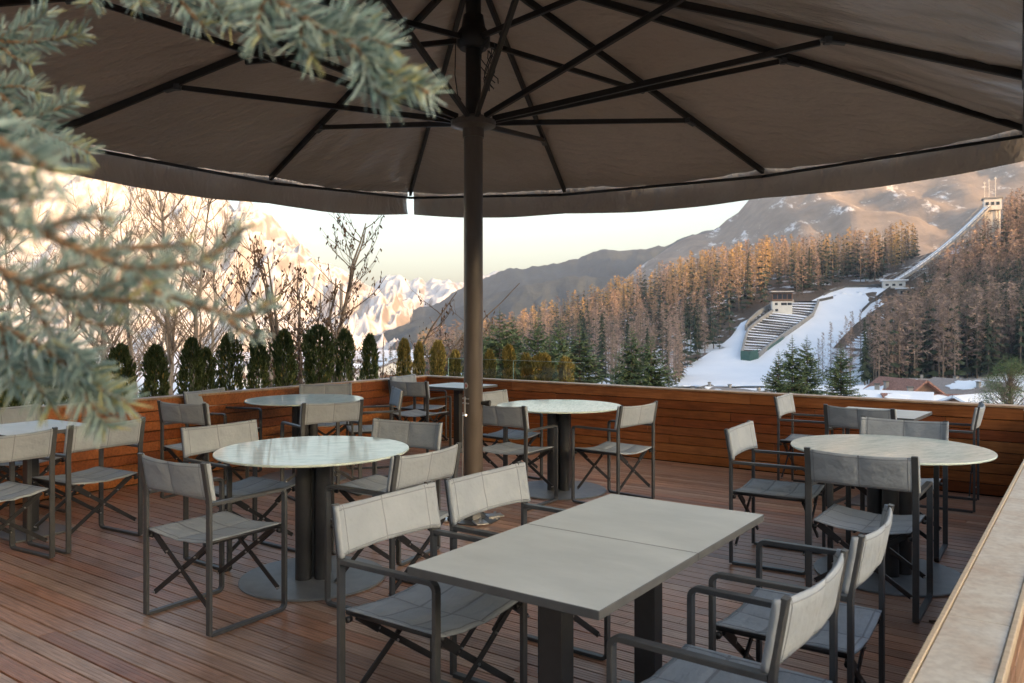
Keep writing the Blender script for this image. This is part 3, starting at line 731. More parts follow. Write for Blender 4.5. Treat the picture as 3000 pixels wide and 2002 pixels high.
# judges tower
p = ray(*Z6(680, 985)); S = p.y/F/2.35; jt = empty('judges_tower', p, R(-12)); tag(jt, 'white judges tower with a dark glazed top floor beside the grandstand', 'tower')
W = 132*S
m = MB(); m.box((0, 0, 36*S), (W*.98, W*.8, 88*S)); m.build('lower_walls', M['wht'], jt)
m = MB(); m.box((0, 0, 108*S), (W, W*.84, 56*S)); m.build('upper_walls', M['brnw'], jt)
m = MB(); m.box((0, -.3, 142*S), (W*1.16, W*1.1, 7*S)); m.box((0, -.3, 147*S), (W*1.12, W*1.06, 4*S), mi=1); m.build('roof', [M['darkc'], M['snow']], jt)
for i in range(4):
    m = MB(); m.box((-W*.36+i*W*.24, -W*.425, 112*S), (W*.20, .12, 34*S)); m.build('window', M['win'], jt)
for x, z, ww in ((-.30, 62, .14), (.08, 62, .28), (.36, 62, .2), (-.28, 20, .14)):
    m = MB(); m.box((x*W, -W*.405, z*S), (ww*W, .12, 16*S)); m.build('window', M['win'], jt)
# take-off buildings
p = ray(*Z6(1455, 812)); S = p.y/F/2.35
b = empty('takeoff_house', p, R(-20)); tag(b, 'low pale building at the foot of the in-run with a snow roof', 'building')
m = MB(); m.box((0, 3, 24*S), (140*S, 9, 52*S)); m.build('wall', M['wht'], b)
m = MB(); m.box((4*S, 3, 54*S), (170*S, 11, 8*S)); m.build('roof', M['snow'], b)
for i in range(3):
    m = MB(); m.box(((-45+i*42)*S, -1.55, 22*S), (20*S, .15, 14*S)); m.build('window', M['win'], b)
p = ray(*Z6(1530, 870)); b = empty('start_shed', p, R(-20)); tag(b, 'small dark shed with a snowy flat roof beside the pale take-off building', 'building')
m = MB(); m.box((0, 2, 22*S), (80*S, 6, 48*S)); m.build('wall', M['conc'], b)
m = MB(); m.box((0, 2, 50*S), (105*S, 8, 8*S)); m.build('roof', M['snow'], b)
m = MB(); m.box((0, -1.1, 20*S), (56*S, .2, 26*S)); m.build('window', M['win'], b)
# in-run ramp
r0 = ray(*Z6(1450, 800))+Vector((0, 0, 2)); r1 = aty(*Z6(2095, 255), 432.0); dr = (r1-r0); sdn = Vector((-dr.y, dr.x, 0)).normalized()
g = empty('ski_jump_inrun', r0); tag(g, 'long steep ski jump in-run with snowy track on trusses rising to the tower', 'ski jump')
NP = 26; P = []
for i in range(NP+1):
    t = i/NP; q = dr*t; q.z = dr.z*(t*.72+.28*t*t); P.append(q)
m = MB(); m.sweep(P, 5.0, 1.0, sdn); m.build('deck', M['conc'], g)
m = MB(); m.sweep([q+Vector((0, 0, .75)) for q in P], 2.4, .5, sdn); m.build('snow_track', M['snow'], g)
m = MB()
for s in (-1, 1):
    m.tube([q+sdn*2.5*s+Vector((0, 0, 2.2)) for q in P], .12, 5)
    for q in P: m.tube([q+sdn*2.5*s, q+sdn*2.5*s+Vector((0, 0, 2.2))], .09, 4)
m.build('railing', M['conc'], g)
m = MB()
for s in (-1, 1):
    lo = [q+sdn*2.1*s-Vector((0, 0, 3.6)) for q in P[4:]]
    m.tube(lo, .22, 5)
    for i in range(4, NP):
        a = P[i]+sdn*2.1*s-Vector((0, 0, .5)); bq = P[i+1]+sdn*2.1*s-Vector((0, 0, 3.6)); m.tube([a, bq], .15, 4); m.tube([bq, P[i+1]+sdn*2.1*s], .15, 4)
m.build('truss', M['conc'], g)
for i in (8, 12, 16, 20, 24):
    q = P[i]; w_ = r0+q; z = gz(w_.x, w_.y)-r0.z-1
    m = MB()
    for s in (-1, 1): m.tube([q+sdn*2.5*s, Vector(((q+sdn*2.4*s).x, (q+sdn*2.4*s).y, z))], .38, 6)
    m.tube([q+sdn*1.9-Vector((0, 0, 4)), Vector(((q-sdn*2.4).x, (q-sdn*2.4).y, z+1))], .15, 4)
    m.build('support', M['conc'], g)
# start tower
tw = aty(*Z6(2130, 420), 434.0); tz = gz(tw.x, tw.y); tw.z = tz-1; S = 434/F/2.35
g = empty('start_tower', tw, R(-25)); tag(g, 'pale start tower on tall legs at the top of the ski jump', 'tower')
topz = H-(500+195/2.35-CY)/F*434-tw.z; cabz = H-(500+280/2.35-CY)/F*434-tw.z
m = MB(); m.box((-18*S, 0, (cabz)/2), (62*S, 5, cabz)); m.build('shaft', M['wht'], g)
for x in (22, 40):
    for y in (-2.5, 2.5):
        m = MB(); m.tube([(x*S, y, 0), (x*S, y, cabz)], .45, 6); m.build('leg', M['wht'], g)
m = MB(); m.box((0, 0, (topz+cabz)/2), (105*S, 8, (topz-cabz)*.92)); m.build('cabin', M['wht'], g)
m = MB(); m.box((0, 0, topz), (125*S, 9.5, 8*S)); m.build('roof', M['conc'], g)
for i in range(3):
    m = MB(); m.box(((-34+i*32)*S, -4.05, (topz+cabz)/2+4*S), (20*S, .15, 22*S)); m.build('window', M['win'], g)
for x, hgt in ((-45, 120), (-18, 135), (20, 150)):
    m = MB(); m.tube([(x*S, 0, topz), (x*S, 0, topz+hgt*S)], .14, 5); m.box((x*S, 0, topz+hgt*S*.93), (12*S, .4, 8*S)); m.build('antenna_mast', M['wht'], g)
# spectator steps right of the slope
g = empty('right_steps', ray(*Z6(1280, 1080))); gl = g.location; tag(g, 'red-brown snowy spectator steps right of the landing slope under bare larches', 'grandstand')
for k in range(20):
    t = k/19; a = ray(*Z6(1130+370*t, 1235-330*t)); b2 = ray(*Z6(1310+250*t, 1240-290*t)); d = Vector((1.2, 4.2, 0))
    m = MB(); q = [a-gl, b2-gl, b2-gl+d, a-gl+d]; vs = [p+Vector((0, 0, -1)) for p in q]+[p+Vector((0, 0, .55 if j_ < 2 else 1.25)) for j_, p in enumerate(q)]
    m.add(vs, [(0, 1, 5, 4), (1, 2, 6, 5), (2, 3, 7, 6), (3, 0, 4, 7)], 0); m.add(vs[4:], [(0, 1, 2, 3)], 1); m.build('terrace_row', [M['brnw'], M['snow']], g)
g = empty('slope_fence', ray(*Z6(1330, 900))); gl = g.location; tag(g, 'dark board fence along the right edge of the landing slope', 'fence')
ribbon([(1235, 985), (1290, 930), (1350, 885), (1430, 830)], .25, 1.5, M['darkc'], 'boards', g, gl)
g = empty('upper_fence', ray(*Z6(1100, 830))); gl = g.location; tag(g, 'dark curved board fence at the top left edge of the landing slope', 'fence')
ribbon([(970, 872), (1040, 840), (1120, 815), (1260, 812), (1370, 805)], .25, 1.3, M['darkc'], 'boards', g, gl)
g = empty('lower_fence', ray(*Z6(980, 905))); gl = g.location; tag(g, 'short dark fence between grandstand and landing slope', 'fence')
ribbon([(925, 915), (970, 905), (1035, 892)], .25, 1.4, M['darkc'], 'boards', g, gl)

# ------------------------------------------------------------------ houses
def house(u, vridge, y, W, D, hw, rz, label, wall, roof, name='chalet', snow=.5, chim=((.2, .3),), win=3, pitch=.42, floors=1, upper=None):
    zr = H-(vridge-CY)/F*y; x = (u-1500)/F*y; rise = W/2*pitch; zb = zr-rise-hw
    g = empty(name, (x, y, zb), rz); tag(g, label, 'house')
    m = MB(); a, d = W/2, D/2
    m.add([(-a, -d, -4), (a, -d, -4), (a, d, -4), (-a, d, -4), (-a, -d, hw), (a, -d, hw), (a, d, hw), (-a, d, hw), (0, -d, hw+rise), (0, d, hw+rise)],
          [(0, 1, 5, 8, 4), (2, 3, 7, 9, 6), (1, 2, 6, 5), (3, 0, 4, 7)]); m.build('wall', wall, g)
    m = MB(); e = 1.1
    for s in (-1, 1):
        o0 = Vector((0, 0, hw+rise+.05)); o1 = Vector((s*(a+e), 0, hw+.05-e*pitch)); n = Vector((s*pitch, 0, 1)).normalized()*.28
        q = [Vector((0, -d-e, 0))+o0, Vector((0, d+e, 0))+o0, Vector((0, d+e, 0))+o1, Vector((0, -d-e, 0))+o1]; vs = q+[p+n for p in q]
        m.add(vs, [(0, 1, 2, 3), (4, 7, 6, 5), (0, 3, 7, 4), (1, 5, 6, 2), (3, 2, 6, 7)])
    rf = m.build('roof', roof, g)
    if snow:
        for s in (-1, 1):
            n = Vector((s*pitch, 0, 1)).normalized(); rr = random.Random(int(u)+s); K = 14
            for k in range(int(3*snow)+1):
                cx = rr.uniform(.25, .8)*a*s; cy_ = rr.uniform(-.8, .8)*d; rx, ry = rr.uniform(.12, .28)*a, rr.uniform(.15, .45)*d
                vs = []; m = MB()
                for i in range(K):
                    an = 2*math.pi*i/K; xx = cx+rx*math.cos(an)*rr.uniform(.75, 1.15); yy = cy_+ry*math.sin(an)*rr.uniform(.75, 1.15); vs.append(Vector((xx, yy, hw+rise+.05-abs(xx)*pitch))+n*.30)
                vs2 = [p+n*.16 for p in vs]; cen = sum(vs2, Vector())/K+n*.08
                m.add(vs+vs2+[cen], [(i, (i+1) % K, K+(i+1) % K, K+i) for i in range(K)]+[(K+i, K+(i+1) % K, 2*K) for i in range(K)])
                m.build('roof_snow', M['snow'], rf)
    for cx, cy_ in chim:
        m = MB(); m.box((cx*a, cy_*d, hw+rise*(1-abs(cx))+.3), (.65, .65, 2.2)); m.box((cx*a, cy_*d, hw+rise*(1-abs(cx))+1.5), (.85, .85, .18), mi=1); m.build('chimney', [M['conc'], M['darkc']], rf)
    for fl in range(floors):
        for i in range(win):
            xx = -a*.62+i*a*1.24/max(1, win-1); m = MB(); m.box((xx, -d-.03, hw-1.6-fl*2.7), (1.0, .14, 1.35)); w_ = m.build('window', M['win'], g)
            m = MB()
            for sx in (-.85, .85): m.box((xx+sx, -d-.06, hw-1.6-fl*2.7), (.42, .1, 1.4))
            m.build('shutter', M['brnw'], w_)
    m = MB(); m.box((0, -d-.7, hw-2.6), (W*.86, 1.2, .16)); m.box((0, -d-1.25, hw-2.15), (W*.86, .1, .9)); m.build('balcony', M['brnw'], g)
    return g
house(2645, 1113, 150, 10, 10, 4.6, R(15), pitch=.66, label= 'chalet with a red-brown roof and timber gable facing the deck', wall=M['brnw'], roof=M['tile'], chim=((-.55, .2),), floors=2)
house(2843, 1117, 172, 10.5, 16, 4.2, R(22), pitch=.5, label= 'chalet with an orange timber gable and snowy grey-brown roof at the right', wall=M['orgw'], roof=M['gtile'], chim=((-.5, -.5), (.3, .6)), snow=1.2, floors=2)
house(2760, 1114, 205, 13, 18, 4.2, R(70), label= 'wide grey-brown roof with snow patches between the two timber chalets', wall=M['wht'], roof=M['gtile'], chim=((.1, .5), (.3, -.5)), snow=1.5)
house(2140, 1140, 215, 12, 10, 3.2, R(30), 'small snowy house low behind the parapet left of the spruces', M['wht'], M['gtile'], snow=2)
house(2065, 1133, 232, 9, 9, 3.6, R(-30), 'small white house at the foot of the ski slope', M['wht'], M['darkc'], snow=2)
for k, (u, v, y, W_, rz_, wl, rf_, lab) in enumerate([(2600, 1150, 120, 9, 60, 'wht', 'snow', 'house with a plain snow-covered roof left of the red-brown chalet'), (2890, 1158, 110, 12, -60, 'brnw', 'snow', 'low building with a flat-looking snow roof below the orange chalet'), (2700, 1160, 118, 8, 80, 'brnw', 'tile', 'small red-roofed annexe in front of the red-brown chalet'), (2225, 1150, 190, 9, 20, 'brnw', 'gtile', 'dark little house just left of the spruces before the slope'), (2015, 1150, 175, 8, -20, 'wht', 'darkc', 'small dark-roofed house just above the parapet at the foot of the slope'), (2950, 1135, 215, 11, 40, 'wht', 'tile', 'far chalet behind the rounded pine at the right edge')]):
    house(u, v, y, W_, W_*1.1, 3.2, R(rz_), lab, M[wl], M[rf_], name='village_house', snow=1.5 if rf_ != 'snow' else 0, win=3)
for k, (u, v, y, c) in enumerate([(1022, 1065, 270, 'wht'), (1062, 1052, 320, 'brnw'), (1128, 1060, 290, 'wht'), (1180, 1050, 340, 'wht'), (1262, 1040, 380, 'brnw'), (905, 1062, 280, 'wht'), (820, 1050, 330, 'brnw'), (720, 1062, 290, 'wht')]):
    house(u, v, y, 12, 12, 4, R(-40+37*k % 90), ['small pale house seen between the clipped conifers, left of the pole', 'distant timber house between two clipped conifers', 'pale house behind the conifers near the deck corner', 'distant pale house high above the deck corner', 'timber house just left of the umbrella pole', 'pale house behind the leafless trees', 'distant timber house behind the leafless trees', 'pale house glimpsed at the left between conifers'][k],
          M[c], M['gtile'], name='village_house', snow=3, win=2)

h = empty('unseen_hotel_block', PQ(-7, -3.4, -1.6), TD); tag(h, 'unseen pale hotel wall with timber balcony, added behind the photographer to block sky light', 'building')  # out of view; added to keep sky light off the chair backs
m = MB(); m.box((0, -5, 5.2), (17, 10, 10.4)); m.build('wall', M['wht'], h)
m = MB(); m.box((0, -5, 10.6), (19, 12, .3)); m.build('roof', M['gtile'], h)
for z in (3.2, 6.4, 9.0):
    for x in (-6, -2, 2, 6): m = MB(); m.box((x, .03, z), (1.4, .1, 1.5)); w_ = m.build('window', M['win'], h); m = MB(); m.box((x, .05, z-.8), (1.6, .2, .06)); m.build('sill', M['conc'], w_)
m = MB(); m.box((0, .45, 4.9), (16, .9, .15)); m.box((0, .88, 5.4), (16, .06, .9)); m.build('balcony', M['brnw'], h)

# ------------------------------------------------------------------ vegetation
def leafmat(name, a, b, scale=3, rough=.7, sp=.2, island=True):
    t = NT(name); g = t.node('ShaderNodeNewGeometry'); r = t.ramp(g.outputs['Random Per Island'], [(0, a), (1, b)])
    return t.set(r.outputs[0], rough, 0, sp)
M['bark'] = simple('grey_brown_bark', (.10, .075, .055), (.20, .155, .12), 9, .9, .4, .01, sx=(1, 1, .3))
M['palebark'] = simple('pale_bark', (.22, .18, .14), (.38, .32, .26), 5, .85, .3, .005, sx=(1, 1, .4))
M['twig'] = simple('brown_twigs', (.085, .058, .042), (.15, .105, .075), 4, .85)
M['paletwig'] = simple('pale_brown_twigs', (.20, .15, .11), (.32, .25, .19), 4, .85)
M['pod'] = leafmat('dark_seed_pods', (.05, .03, .02), (.13, .075, .045))
M['thuja'] = leafmat('dark_conifer_sprays', (.07, .10, .035), (.19, .23, .09))
M['thujag'] = leafmat('golden_conifer_tips', (.26, .21, .06), (.50, .38, .12))
M['spruce'] = leafmat('spruce_needles', (.06, .10, .045), (.19, .24, .11))
M['spruce2'] = leafmat('dark_hill_spruce', (.025, .038, .022), (.05, .065, .035))
M['larch3'] = leafmat('grey_larch_twigs', (.16, .12, .09), (.27, .20, .16))
M['larch'] = leafmat('bare_larch_twigs', (.25, .175, .14), (.39, .285, .23))
M['sunlit_larch'] = leafmat('sunlit_larch_gold', (.32, .21, .09), (.46, .31, .13))  # low sun put into the larch colour, for the hill crest
def rv(r): 
    while True:
        q = Vector((r.uniform(-1, 1), r.uniform(-1, 1), r.uniform(-1, 1)))
        if .05 < q.length < 1: return q.normalized()
def leafquad(m, c, d, n, L, W, mi=0):
    s = d.cross(n).normalized()*W/2; e = c+d*L
    m.add([c-s*.4, c+s*.4, c+d*L*.55+s, e, c+d*L*.55-s], [(0, 1, 2, 3, 4)], mi)
def thuja_mesh(seed, gold):
    r = random.Random(seed); f = MB(); N = 5200
    for k in range(N):
        h = r.random()**.45; a = r.uniform(0, 2*math.pi); prof = (min(1, (1-h)*18)**.5)*(.8+.2*math.sin(h*9+seed)+.34*noise.noise(Vector((math.cos(a)*1.8, math.sin(a)*1.8, h*19+seed)))*2)
        rad = .52*prof*(r.random()**.2)
        c = Vector((math.cos(a)*rad, math.sin(a)*rad, h))
        d = (Vector((math.cos(a)*.7, math.sin(a)*.7, r.uniform(.5, 1.5)))+rv(r)*.5); d = Vector((d.x*.38/.5*.4, d.y*.38/.5*.4, d.z*.15)).normalized() if False else d.normalized()
        c = Vector((c.x*.40, c.y*.40, c.z*1.0))
        gg = r.random() < .05 if not gold else r.random() < (.12+1.1*max(0, h-.62)*2.2)
        # scale z back: mesh is 2.7 tall
        c.z *= 2.7; leafquad(f, c, d, rv(r), r.uniform(.035, .075), r.uniform(.016, .03), 1 if gg else 0)
    s = MB(); s.tube([(0, 0, 0), (.01, 0, 1.2), (0, 0, 2.5)], [.035, .025, .006], 6)
    return f.mesh('foliage', [M['thuja'], M['thujag']]), s.mesh('stem', M['bark'])
TH = [thuja_mesh(1, 0), thuja_mesh(2, 0), thuja_mesh(6, 0), thuja_mesh(7, 0), thuja_mesh(3, 1), thuja_mesh(4, 1)]
def thuja(u, v, line, wpx, gold, lab, grp):
    t = (u*OV-1500)/F
    if line == 'p': y = (PL-1.0)/(.813*t-.582)
    else: y = (QB+.95)/(.582*t+.813)
    x = t*y; top = H-(v*OV-CY)/F*y; z0 = gz(x, y)-.05; k = (top-z0)/2.7
    e = empty('columnar_conifer', (x, y, z0), u*.37); e.scale = (wpx*OV*y/F/.40*1.0, wpx*OV*y/F/.40, k)
    fm, sm = TH[4+int(u) % 2 if gold else int(u) % 4]
    for nm, me in (('foliage', fm), ('stem', sm)):
        o = bpy.data.objects.new(nm, me); COL.objects.link(o); o.parent = e
    tag(e, lab, 'conifer', grp)
G1 = 'clipped columnar conifers beyond the left parapet'; G2 = 'low golden conifers beyond the back parapet'
order = ['first', 'second', 'third', 'fourth', 'fifth', 'sixth', 'seventh', 'eighth', 'ninth', 'tenth', 'eleventh', 'twelfth', 'thirteenth', 'fourteenth', 'fifteenth', 'sixteenth']
cl = [(25, 850, 62, 0), (110, 830, 62, 0), (195, 815, 60, 0), (277, 798, 62, 0), (357, 800, 64, 0), (440, 782, 52, 0), (475, 806, 38, 0), (527, 772, 48, 0), (593, 765, 50, 0), (652, 763, 50, 0), (730, 753, 58, 0), (791, 762, 38, 0), (849, 773, 42, 0), (928, 783, 34, 1), (962, 790, 27, 1), (1005, 786, 36, 1)]
for i, (u, v, wp, g_) in enumerate(cl): thuja(u, v, 'p', wp, g_, 'clipped dark columnar conifer beyond the left parapet, %s of its row from the left' % order[i], G1)
for i, (u, v, wp) in enumerate([(1045, 808, 30), (1085, 815, 30), (1123, 808, 30), (1168, 798, 36), (1207, 816, 30), (1245, 816, 52), (1298, 826, 46)]):
    thuja(u, v, 'q', wp, 1, 'low golden-tipped conifer beyond the back parapet, %s of its row from the left' % order[i], G2)

# bare trees
def bez(a, b, c, n): return [a*(1-t)**2+b*2*t*(1-t)+c*t*t for t in [i/n for i in range(n+1)]]
def fan_mesh(seed, stems, spread, nsec, pods, bias=0.0, steep=.75):
    r = random.Random(seed); t = MB(); tw = MB(); pd = MB(); HH = 6.0
    def podat(c):
        for _ in range(2):
            ax = (rv(r)*.5+Vector((0, 0, r.choice((.9, -1.0, -1.0))))).normalized(); leafquad(pd, c, ax, rv(r), r.uniform(.05, .10), r.uniform(.022, .038))
    for s_ in range(stems):
        a = 2*math.pi*(s_+r.uniform(-.3, .3))/stems; rad = spread*HH*r.uniform(.35, 1.0); hh = HH*r.uniform(.72, 1.0) if s_ else HH
        end = Vector((math.cos(a)*rad+bias*HH*r.random(), math.sin(a)*rad*.7, hh)); base = Vector((math.cos(a)*.06*(stems > 1), math.sin(a)*.06*(stems > 1), 0))
        mid = Vector((end.x*.30, end.y*.30, hh*.52)); n = 14; P = bez(base, mid, end, n)
        P = [p+rv(r)*.035*(0 < i < n) for i, p in enumerate(P)]; R0 = r.uniform(.05, .075)*(1.25 if pods else 1)
        t.tube(P, [max(.006, R0*(1-.88*i/n)) for i in range(n+1)], 7, 0, False)
        for q in range(nsec):
            f = r.uniform(.34, .98)**.85; i = min(n-1, int(f*n)); p0 = P[i].lerp(P[i+1], f*n-i); tan = (P[i+1]-P[i]).normalized()
            an = r.uniform(0, 6.283); side = Vector((math.cos(an), math.sin(an), 0)); L = HH*r.uniform(.10, .24)*(1.25-f*.7)
            c1 = p0+(side*.75+tan*.5)*L*.5; c2 = p0+side*L*.72+Vector((0, 0, 1))*L*steep; B = bez(p0, c1, c2, 6); B = [p+rv(r)*.012*(k > 0) for k, p in enumerate(B)]
            tw.tube(B, [max(.0045, .021*(1-f*.5)*(1-.75*k/6)) for k in range(7)], 4, 0, False)
            for w in range(r.randint(4, 7)):
                g = r.uniform(.25, 1); k = min(5, int(g*6)); p1 = B[k].lerp(B[k+1], g*6-k); d = ((B[k+1]-B[k]).normalized()+rv(r)*.65+Vector((0, 0, .25))).normalized(); l = r.uniform(.14, .40)
                T = [p1, p1+d*l*.5+rv(r)*.015, p1+(d+Vector((0, 0, .25)))*l]; tw.tube(T, [.0052, .0042, .003], 3, 0, False)
                if pods and r.random() < pods: podat(T[1])
                if pods and r.random() < pods*1.4: podat(T[2])
                if not pods:
                    for _ in range(2): d2 = (d+rv(r)*.7).normalized(); tw.tube([T[1], T[1]+d2*l*.5], [.004, .003], 3, 0, False)
    return t.mesh('trunk', M['bark'] if pods else M['palebark']), tw.mesh('branches', M['twig'] if pods else M['paletwig']), (pd.mesh('seed_pods', M['pod']) if pods else None)
BT = [fan_mesh(11, 3, .13, 30, 0, steep=1.0), fan_mesh(12, 2, .16, 26, 0), fan_mesh(13, 9, .38, 13, .55), fan_mesh(14, 5, .26, 16, 0), fan_mesh(17, 6, .42, 9, .6, bias=.35, steep=.6)]
for i, (u, v, y, k, rz, wx, lab) in enumerate([
    (408, 432, 15.5, 0, .3, 1.0, 'tall pale-stemmed leafless tree left of centre, its top under the canopy edge'),
    (690, 495, 16.0, 2, 1.2, 1.15, 'leafless tree with dark seed pods behind the clipped conifers, left of the pole'),
    (775, 650, 15.0, 4, 0.0, 1.0, 'podded leafless tree leaning right, toward the umbrella pole'),
    (862, 735, 14.5, 4, .5, .85, 'low twiggy tree with brown leaves, nearest to the pole'),
    (245, 455, 18, 1, 2.2, 1.0, 'leafless tree at the left behind the hanging needles'),
    (325, 425, 20, 3, .9, .9, 'many-stemmed leafless tree just left of the tall pale one'),
    (120, 470, 17, 3, 4.0, 1.0, 'leafless tree near the left edge of the photo'),
    (40, 520, 16, 1, 5.1, 1.1, 'leafless tree cut by the left edge of the photo'),
    (478, 500, 22, 1, 1.7, .9, 'thin leafless tree just right of the tall pale one')]):
    x = (u*OV-1500)/F*y; z0 = gz(x, y)-.05; top = H-(v*OV-CY)/F*y; s = (top-z0)/6
    e = empty('bare_tree', (x, y, z0), rz); e.scale = (s*wx, s*wx, s); tag(e, lab, 'tree', 'leafless trees beyond the left parapet')
    for nm, me in zip(('trunk', 'branches', 'seed_pods'), BT[k]):
        if me: o = bpy.data.objects.new(nm, me); COL.objects.link(o); o.parent = e
for k, (u, v) in enumerate(((2732, 1824), (2930, 1480))):
    x, y = at(u, v, 0); m = MB(); m.add([(-.02, -.004, .002), (-.004, -.013, .006), (.018, -.006, .002), (.024, .004, .008), (.004, .014, .003), (-.014, .008, .009)], [(0, 1, 2, 3, 4, 5)]); m.add([(-.02, -.004, -.0005), (-.004, -.013, .003), (.018, -.006, 0), (.024, .004, .005), (.004, .014, 0), (-.014, .008, .006)], [(5, 4, 3, 2, 1, 0)])
    o = m.build('dry_leaf', M['pod']); o.location = (x, y, .002); tag(o, ['small dark dry leaf on the deck by the nearest chair of the right round table', 'tiny dark leaf on the deck beside the stone parapet at the far right'][k], 'leaf')
# lamp post / pale poles beyond the hedge
for u, v0, y, lab in ((783, 655, 22, 'thin pale pole standing behind the podded leafless trees'), (622, 770, 20, 'short pale pole between two clipped conifers')):
    x = (u*OV-1500)/F*y; z0 = gz(x, y); top = H-(v0*OV-CY)/F*y; m = MB(); m.tube([(0, 0, -.1), (0, 0, top-z0)], [.06, .045], 10); m.tube([(0, 0, top-z0), (0, 0, top-z0+.06)], [.07, .03], 10)
    o = m.build('pole', M['palebark'], None, True); o.location = (x, y, z0); tag(o, lab, 'pole')

# mid-ground spruces
def spruce_mesh(seed, h=10.0, rb=3.3, lev=40, nb=11, mats=None, fine=1.0):
    r = random.Random(seed); t = MB(); f = MB(); t.tube([(0, 0, -.5), (0, 0, h*.5), (0, 0, h)], [.16, .09, .012], 7)
    for i in range(lev):
        k = i/(lev-1); z = h*(.06+.92*k); rad = rb*(1-k)**.85*(r.uniform(.8, 1.15))+.06
        for j in range(max(4, int(nb*(1-.45*k)))):
            a = r.uniform(0, 2*math.pi); L = rad*r.uniform(.65, 1.18); dz = .32*(1-k)-.42*k*0
            n = max(3, int(L/.20*fine)); pts = []
            for s in range(n+1):
                c = s/n; pts.append(Vector((math.cos(a)*L*c, math.sin(a)*L*c, z-dz*L*c+.22*L*c*c*(.8+.6*k)+.10*k*L)))
            if L > .5: t.tube([pts[0], pts[n//2], pts[-1]], [.03, .018, .005], 3, 0, False)
            out = Vector((math.cos(a), math.sin(a), 0)); sd_ = Vector((-out.y, out.x, 0))
            for s in range(1, n+1):
                c = s/n; W = .50*(1-c*.45)*min(1, L)
                for q in range(6):
                    d = (out*r.uniform(.3, 1)+sd_*r.uniform(-1.1, 1.1)+Vector((0, 0, r.uniform(-.55, .15)))).normalized()
                    leafquad(f, pts[s]+rv(r)*.05, d, (Vector((0, 0, 1))+rv(r)*.5).normalized(), W*r.uniform(.6, 1.15)/(1 if fine >= 1 else .6), W*r.uniform(.26, .46))
    return f.mesh('crown', M['spruce']), t.mesh('trunk', M['bark'])
SPR = [spruce_mesh(21), spruce_mesh(22, rb=2.9), spruce_mesh(23, rb=3.8, lev=36)]
sp_l = [(1147, 703, 44, 0, 1.0), (1122, 728, 49, 1, 1.0), (1180, 716, 50, 1, .9), (1235, 718, 43, 2, .85), (1287, 720, 47, 0, .8), (1330, 732, 40, 1, 1.15), (1262, 755, 38, 0, .9), (1450, 743, 46, 0, .9), (1494, 762, 43, 2, .95), (1422, 800, 52, 1, .8),
        (1818, 768, 62, 1, 1.0), (1852, 768, 66, 0, .95), (1786, 800, 58, 2, .8), (1930, 783, 57, 2, .9), (1085, 775, 55, 0, .9)]
names_s = ['tallest dark spruce right behind the pole', 'spruce touching the pole on its right side', 'slim spruce just right of the tallest one behind the pole', 'broad spruce in the middle of the group right of the pole', 'narrow spruce right of the broad one', 'spruce at the right end of the group, with long low boughs', 'low dense spruce in front of the group right of the pole', 'left one of the spruce pair below the wooded hill', 'right one of the spruce pair below the wooded hill', 'short spruce left of the pair below the wooded hill',
           'left one of the spruces in front of the ski slope', 'middle one of the spruces in front of the ski slope', 'low spruce at the left foot of the spruces before the slope', 'dark spruce at the right, left of the chalets', 'spruce half hidden behind the umbrella pole']
for (u, v, y, k, wx), lab in zip(sp_l, names_s):
    x = (u*OV-1500)/F*y; z0 = gz(x, y); top = H-(v*OV-CY)/F*y; s = (top-z0)/10
    e = empty('spruce_tree', (x, y, z0), u*.7); e.scale = (s*wx, s*wx, s); tag(e, lab, 'spruce', 'spruces below the terrace')
    for nm, me in zip(('crown', 'trunk'), SPR[k]): o = bpy.data.objects.new(nm, me); COL.objects.link(o); o.parent = e
# round pine at the right edge
r = random.Random(31); f = MB(); t = MB(); t.tube([(0, 0, -.5), (0, 0, 4), (.1, 0, 6.6)], [.2, .12, .03], 7)
for k in range(240):
    a = r.uniform(0, 6.28); zz = r.uniform(.8, 6.6); rad = 3.1*math.sin(min(1, (7.0-zz)/6.2)*1.5)**.8*r.uniform(.45, 1); c = Vector((math.cos(a)*rad, math.sin(a)*rad, zz+r.uniform(-.2, .3)))
    t.tube([(0, 0, max(.2, zz-1.2)), c], [.03, .01], 3, 0, False)
    for q in range(60): d = rv(r); d.z = abs(d.z)*.7; leafquad(f, c+rv(r)*.32, d.normalized(), rv(r), r.uniform(.12, .24), .02)
y = 48; u = 2318*OV; x = (u-1500)/F*y; z0 = gz(x, y); e = empty('pine_tree', (x, y, z0)); s = (H-(823*OV-CY)/F*y-z0)/6.9; e.scale = (s, s, s)
f.build('crown', M['spruce'], e); t.build('trunk', M['bark'], e); tag(e, 'rounded bushy pine at the right edge beside the chalets', 'pine')

